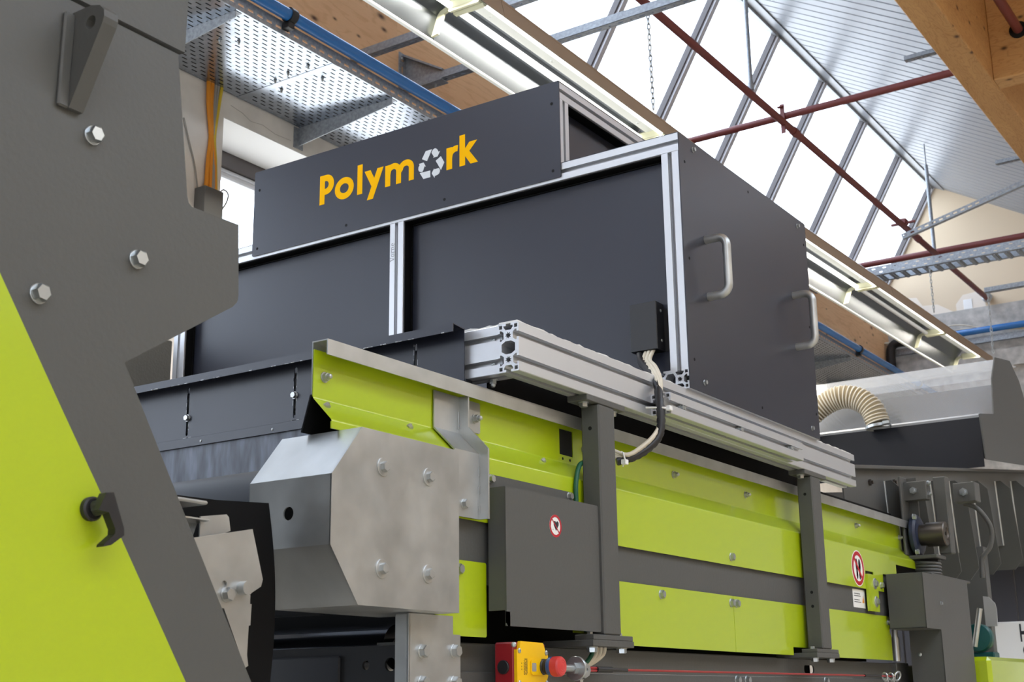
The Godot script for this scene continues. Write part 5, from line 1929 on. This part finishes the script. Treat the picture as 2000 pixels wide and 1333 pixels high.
# ------------------------------------------------------------------ vibrating feeder and hood behind
func build_feeder() -> void:
	var R := Vector3.RIGHT
	var t := thing("vibrating_feeder", "grey ribbed steel feeder trough rising behind the conveyor", "feeder", V(-1.40, 2.193, -4.003))
	t.rotation.x = atan(0.125)
	var loc := func(called: String, m: MB, mm: Material, par: Node3D = null):
		var o := MeshInstance3D.new()
		o.name = called
		o.mesh = m.mesh()
		o.material_override = mm
		(par if par else t).add_child(o, true)
		return o
	var m := MB.new()
	m.box(V(-0.005, -0.31, -3.4), V(0.0, 0.0, 0.12))
	m.box(V(-1.1, -0.315, -3.4), V(0.0, -0.31, 0.12))
	m.box(V(-1.1, -0.31, -3.4), V(-1.095, 0.0, 0.12))
	loc.call("trough", m, M.grey)
	m = MB.new()
	m.box(V(0.0, -0.014, -3.4), V(0.022, -0.002, 0.12), 0.002)
	loc.call("top_flange", m, M.grey)
	for z in [-0.27, -0.50, -0.78, -1.02, -1.34, -1.70, -1.97, -2.3, -2.65]:
		m = MB.new()
		m.prism(P2([0.0, -0.05, 0.025, -0.05, 0.058, -0.085, 0.070, -0.375, 0.035, -0.415, -0.5, -0.415, -0.5, -0.316, 0.0, -0.316]), [], 2, z - 0.003, z + 0.003)
		var rb = loc.call("rib", m, M.grey)
		m = MB.new()
		m.tube([V(0.001, -0.05, z + 0.004), V(0.001, -0.315, z + 0.004)], 0.005, 6)
		loc.call("weld_seam", m, M.steel, rb)
	for z in [-0.12, -0.36]:
		var o := MeshInstance3D.new()
		o.name = "bolt"
		o.mesh = hexmesh("nut")
		o.material_override = M.shaft
		t.add_child(o, true)
		o.transform = Transform3D(aim(R).scaled_local(Vector3(1.1, 1.1, 1.1)), V(0.0, -0.055, z))
	# shaft bearing with clamps
	var b := thing("shaft_bearing", "dark shaft in a blue bearing on grey bracket above a coil spring", "bearing", V(-1.28, 1.93, -4.26))
	m = MB.new()
	m.prism(rect(-1.330, 1.925, -1.292, 2.175), [], 2, -4.275, -4.265)
	m.box(V(-1.330, 1.925, -4.275), V(-1.322, 2.175, -4.20), 0.002)
	part(b, "bracket", m, M.grey)
	m = MB.new()
	m.box(V(-1.245, 1.93, -4.33), V(-1.205, 2.175, -4.285), 0.003)
	part(b, "swing_arm", m, M.grey)
	m = MB.new()
	m.box(V(-1.325, 2.098, -4.262), V(-1.250, 2.158, -4.225), 0.002)
	var cb := part(b, "clamp_block", m, M.grey)
	bolt(cb, V(-1.29, 2.128, -4.225), V(0, 0, 1), "nut", 1.3)
	for q in [[2.115, -4.24], [2.15, -4.24]]: bolt(cb, V(-1.250, q[0], q[1]), R, "nut", 0.9)
	m = MB.new()
	m.box(V(-1.205, 2.098, -4.42), V(-1.135, 2.160, -4.36), 0.002)
	cb = part(b, "clamp_block", m, M.grey)
	bolt(cb, V(-1.170, 2.128, -4.36), V(0, 0, 1), "nut", 1.5)
	m = MB.new()
	m.prism(circ(0, 0, 0.07, 24, 0.085), [], 2, 0, 0.0)
	m = MB.new()
	m.lathe(V(-1.312, 1.990, -4.262), R, [Vector2(0.0, 0.0), Vector2(0.062, 0.0), Vector2(0.066, 0.004), Vector2(0.066, 0.014), Vector2(0.058, 0.020), Vector2(0.045, 0.022), Vector2(0, 0.022)], 28)
	part(b, "bearing_flange", m, M.bearing_blue)
	m = MB.new()
	m.lathe(V(-1.292, 1.990, -4.262), R, [Vector2(0.034, 0.0), Vector2(0.034, 0.022), Vector2(0.0385, 0.023), Vector2(0.0385, 0.080), Vector2(0.036, 0.083), Vector2(0.020, 0.083), Vector2(0.018, 0.079), Vector2(0.006, 0.079), Vector2(0.006, 0.082), Vector2(0, 0.082)], 28)
	part(b, "shaft", m, M.shaft)
	for yy in [1.935, 2.045]: bolt(b, V(-1.300, yy, -4.225), R, "hexf", 1.0, 0.3)
	# guard wire bent round the clamp
	m = MB.new()
	m.tube(smooth([V(-1.19, 2.10, -4.42), V(-1.150, 2.08, -4.43), V(-1.118, 2.02, -4.44), V(-1.125, 1.96, -4.44), V(-1.155, 1.92, -4.44), V(-1.160, 1.86, -4.44)]), 0.008, 10)
	part(b, "bent_tube", m, M.grey)
	var s := thing("coil_spring", "grey coil spring between two plates left of ribbed feeder", "spring", V(-1.277, 1.85, -4.262))
	m = MB.new()
	var h := []
	for k in 121:
		var a := TAU * 5.0 * k / 120.0
		h.append(V(-1.277 + 0.036 * cos(a), 1.856 + 0.052 * k / 120.0, -4.262 + 0.036 * sin(a)))
	m.tube(h, 0.0050, 8)
	part(s, "coil", m, M.grey_dark)
	m = MB.new()
	m.box(V(-1.322, 1.912, -4.310), V(-1.232, 1.924, -4.215), 0.002)
	part(s, "top_plate", m, M.grey)
	m = MB.new()
	m.box(V(-1.345, 1.8455, -4.46), V(-1.205, 1.853, -4.05), 0.002)
	part(s, "base_plate", m, M.grey)
	# clear hood with dark front panel
	var d := thing("dust_hood", "clear plastic hood with dark front panel and grey end plate", "hood", V(-1.7, 2.4, -5.6))
	m = MB.new()
	m.box(V(-2.6, 2.388, -5.505), V(-1.384, 2.600, -5.50))
	part(d, "front_panel", m, M.black_plate)
	m = MB.new()
	m.prism(bent(P2([-5.503, 2.590, -5.499, 2.600, -5.510, 2.607, -5.58, 2.609]), 0.002), [], 0, -2.6, -1.384)
	part(d, "edge_reflection", m, M.alu)  # bright strip stands in for the reflection on the curved black sheet
	m = MB.new()
	m.box(V(-2.6, 2.605, -5.584), V(-1.335, 2.762, -5.58))
	part(d, "clear_pane", m, M.plexi)
	m = MB.new()
	m.prism(P2([-5.58, 2.762, -5.70, 2.868, -5.704, 2.868, -5.584, 2.762]), [], 0, -2.6, -1.318)
	part(d, "clear_pane", m, M.plexi)
	m = MB.new()
	m.prism(P2([-5.70, 2.866, -5.95, 2.880, -5.95, 2.884, -5.70, 2.870]), [], 0, -2.6, -1.318)
	part(d, "clear_pane", m, M.plexi)
	m = MB.new()
	m.box(V(-2.6, 2.475, -5.83), V(-1.32, 2.79, -5.825))
	part(d, "rear_panel", m, M.black_plate)
	m = MB.new()
	m.prism(P2([-5.56, 2.845, -5.81, 2.880, -5.94, 2.815, -6.12, 2.62, -6.12, 2.46, -5.25, 2.375, -5.22, 2.55, -5.44, 2.585, -5.472, 2.738]), [], 0, -1.316, -1.311)
	part(d, "end_plate", m, M.grey)
	# ribbed suction hose
	var hs := thing("suction_hose", "cream ribbed suction hose arching down into the clear hood", "hose", V(-1.786, 2.6, -5.45))
	var path := smooth([V(-2.42, 2.30, -5.40), V(-2.25, 2.50, -5.42), V(-2.12, 2.640, -5.44), V(-2.030, 2.712, -5.45), V(-1.945, 2.742, -5.455), V(-1.868, 2.725, -5.46), V(-1.812, 2.672, -5.46), V(-1.792, 2.61, -5.46)], 20)
	m = MB.new()
	m.tube(path, 0.0475, 24)
	part(hs, "wall", m, M.hose_dark)
	# light spiral ribs, one ring each
	var acc := 0.0
	for k in range(1, path.size() - 1):
		acc += path[k].distance_to(path[k - 1])
		if acc > 0.0125:
			acc = 0.0
			var tg: Vector3 = (path[k + 1] - path[k - 1]).normalized()
			m = MB.new()
			m.lathe(path[k] - tg * 0.0036, tg, [Vector2(0.046, 0), Vector2(0.0505, 0.0014), Vector2(0.052, 0.0036), Vector2(0.0505, 0.0058), Vector2(0.046, 0.0072)], 24)
			part(hs, "rib", m, M.hose_light)
	m = MB.new()
	m.lathe(V(-1.790, 2.588, -5.46), V(-0.1, 1, 0), [Vector2(0.052, 0), Vector2(0.054, 0.002), Vector2(0.054, 0.012), Vector2(0.052, 0.014)], 26)
	m.box(V(-1.755, 2.592, -5.415), V(-1.725, 2.606, -5.40), 0.002)
	part(hs, "hose_clip", m, M.zinc)
	# lower right corner: yellow cabinet, pale panel with dark letter, dark cladding, motor
	m = MB.new()
	m.box(V(-1.36, 0.0, -5.6), V(-1.15, 1.614, -4.392), 0.012)
	solo("lime_cabinet", m, M.lime, "lime cabinet with rounded edge at the bottom right corner", "cabinet")
	var pn := thing("pale_panel", "pale grey panel with dark lettering behind the lime cabinet", "panel", V(-1.3, 0, -6.5))
	m = MB.new()
	m.box(V(-1.705, 0.6, -6.53), V(-0.7, 1.822, -6.5), 0.004)
	part(pn, "panel", m, M.white)
	m = MB.new()
	m.box(V(-1.556, 1.730, -6.5), V(-1.549, 1.810, -6.499))
	m.box(V(-1.549, 1.762, -6.5), V(-1.505, 1.778, -6.499))
	m.box(V(-1.505, 1.730, -6.5), V(-1.498, 1.810, -6.499))
	stroke(m, arc(-1.520, 1.690, 0.024, 0.026, 60, 300, 14), 0.012, -6.5, -6.499)
	part(pn, "lettering", m, M.sign_black)
	var cl := thing("dark_cladding", "dark sheet metal cladding of a machine behind the feeder", "panel", V(-1.7, 1.0, -7.2))
	for k in 6:
		m = MB.new()
		m.box(V(-2.62 + 0.30 * k, 0.6, -7.23), V(-2.325 + 0.30 * k, 2.25, -7.2), 0.003)
		part(cl, "sheet", m, M.sheet_dark)
	var mo := thing("motor", "teal motor end with pale guard behind the drive cover", "motor", V(-1.345, 1.62, -5.05))
	m = MB.new()
	m.lathe(V(-1.352, 1.697, -5.06), V(0, 0, 1), [Vector2(0.0, 0.0), Vector2(0.050, 0.0), Vector2(0.051, 0.03), Vector2(0.047, 0.045), Vector2(0.0, 0.052)], 28)
	part(mo, "housing", m, M.teal)
	m = MB.new()
	m.prism(P2([-1.345, 1.74, -1.303, 1.74, -1.3005, 1.800, -1.304, 1.822, -1.325, 1.846, -1.345, 1.85]), [], 2, -5.13, -5.125)
	part(mo, "guard", m, M.alu_dim)
	m = MB.new()
	m.box(V(-1.40, 1.612, -5.10), V(-1.30, 1.646, -5.03), 0.004)
	part(mo, "foot", m, M.teal)
	m = MB.new()
	m.cyl(V(-1.3500, 1.664, -4.97), V(-1.3190, 1.797, -4.97), 0.0095, 14)
	solo("guide_rod", m, M.steel, "steel guide rod standing beside the drive cover", "rod")
	m = MB.new()
	m.box(V(-1.50, 0.3, -5.35), V(-1.37, 2.05, -5.30), 0.002)
	solo("feeder_stand", m, M.grey_dark, "dark upright of the feeder stand beside the drive cover", "post")

# ------------------------------------------------------------------ machine in the foreground
func build_foreground() -> void:
	var R := Vector3.RIGHT
	var X := -1.2
	var t := thing("foreground_machine", "big grey machine flank with hexagon bolts filling the left edge", "machine", V(-1.22, 1.2, -0.7))
	var o := P2([-0.10, 1.3, -0.10, 2.295, -1.046, 2.295, -1.0735, 2.112, -1.0765, 2.104, -1.082, 2.1005, -1.163, 2.1005, -1.168, 2.005, -1.1665, 1.997, -1.159, 1.9885, -0.993, 1.8815, -1.36, 1.297])
	var m := MB.new()
	m.prism(o, [], 0, X - 0.006, X)
	part(t, "flank", m, M.grey)
	m = MB.new()
	m.prism(P2([-0.10, 2.296, -1.053, 2.299, -1.060, 2.75, -0.10, 2.75]), [], 0, X - 0.006, X + 0.004)
	part(t, "upper_plate", m, M.grey)
	m = MB.new()
	m.prism(P2([-0.10, 1.35, -0.10, 2.85, -0.30, 2.60, -0.821, 1.942, -1.234, 1.30, -0.10, 1.30]), [], 0, X, X + 0.003)
	m = MB.new()
	m.prism(P2([-0.10, 1.30, -0.10, 2.9, -0.25, 2.745, -0.821, 1.942, -0.911, 1.812, -0.975, 1.721, -1.109, 1.525, -1.26, 1.30]), [], 0, X, X + 0.002)
	# the lime door must not cover the bolts higher up: cut it off level
	m = MB.new()
	m.prism(P2([-0.10, 1.30, -0.10, 2.02, -0.766, 2.02, -0.821, 1.942, -0.911, 1.812, -0.975, 1.721, -1.109, 1.525, -1.263, 1.30]), [], 0, X, X + 0.002)
	var dr := part(t, "lime_door", m, M.lime, "lime-yellow door panel")
	for q in [[2.140, -0.925], [2.009, -1.001], [1.934, -0.870]]: bolt(t, V(X, q[0], q[1]), R, "hexf", 1.08, 0.55 + q[0], M.zinc)
	# lifting lug: welded strip, triangular plate with eye
	m = MB.new()
	m.box(V(X, 2.158, -0.886), V(X + 0.006, 2.276, -0.871), 0.002)
	var lg := part(t, "lug_strip", m, M.grey)
	m = MB.new()
	m.prism(P2([-1.2, 2.2800, -1.168, 2.2800, -1.152, 2.2755, -1.1445, 2.2680, -1.1430, 2.2590, -1.1450, 2.2520, -1.1935, 2.1590, -1.2, 2.1590]), [circ(-1.1662, 2.2577, 0.0085, 20)], 2, -0.905, -0.885)
	part(t, "lifting_lug", m, M.grey, "triangular lug with a round eye")
	# black swing handle on the door
	var h := part(t, "door_handle", knob(), M.black_plastic, "black plastic swing handle")
	# unseen closed body added behind the flank, keeps light off the roller cover
	var rim := P2([-1.046, 2.295, -1.0765, 2.104, -1.163, 2.1005, -1.168, 2.000, -0.993, 1.8815, -1.355, 1.30])
	m = MB.new()
	m.prism(bent(rim, -0.004), [], 0, -2.20, X - 0.0065)
	part(t, "added_chute_wall", m, M.grey)
	m = MB.new()
	m.prism(o, [], 0, -2.206, -2.20)
	part(t, "added_far_flank", m, M.grey)
	m = MB.new()
	m.box(V(-2.20, 1.32, -0.25), V(-1.206, 1.40, -0.19), 0.003)
	part(t, "tie_bar", m, M.grey)
	for q in [[-1.262, -0.3], [-2.20, -0.3], [-1.262, -0.9]]:
		m = MB.new()
		m.box(V(q[0], 0, q[1] - 0.04), V(q[0] + 0.054, 1.4, q[1] + 0.04), 0.003)
		part(t, "leg", m, M.grey)

	var c := thing("grey_cabinet", "grey cabinet side between the foreground machine and frame post", "cabinet", V(-3.3, 0, -2.5))
	m = MB.new()
	m.box(V(-3.55, 0.0, -2.748), V(-3.1, 2.593, -2.15), 0.004)
	part(c, "body", m, M.grey)

func knob() -> MB:
	var X := -1.198
	var m := MB.new()
	m.lathe(V(X, 1.708, -0.957), Vector3.RIGHT, [Vector2(0.0135, 0), Vector2(0.0135, 0.006), Vector2(0.0115, 0.008), Vector2(0, 0.008)], 22)
	m.cyl(V(X + 0.008, 1.708, -0.957), V(X + 0.022, 1.711, -0.962), 0.0085, 16)
	# hooked lever
	m.prism(P2([-0.948, 1.704, -0.957, 1.724, -0.967, 1.7255, -0.984, 1.688, -0.985, 1.680, -0.968, 1.668, -0.958, 1.6655, -0.9585, 1.6685, -0.972, 1.680, -0.972, 1.686, -0.962, 1.703]), [], 0, X + 0.014, X + 0.026)
	return m
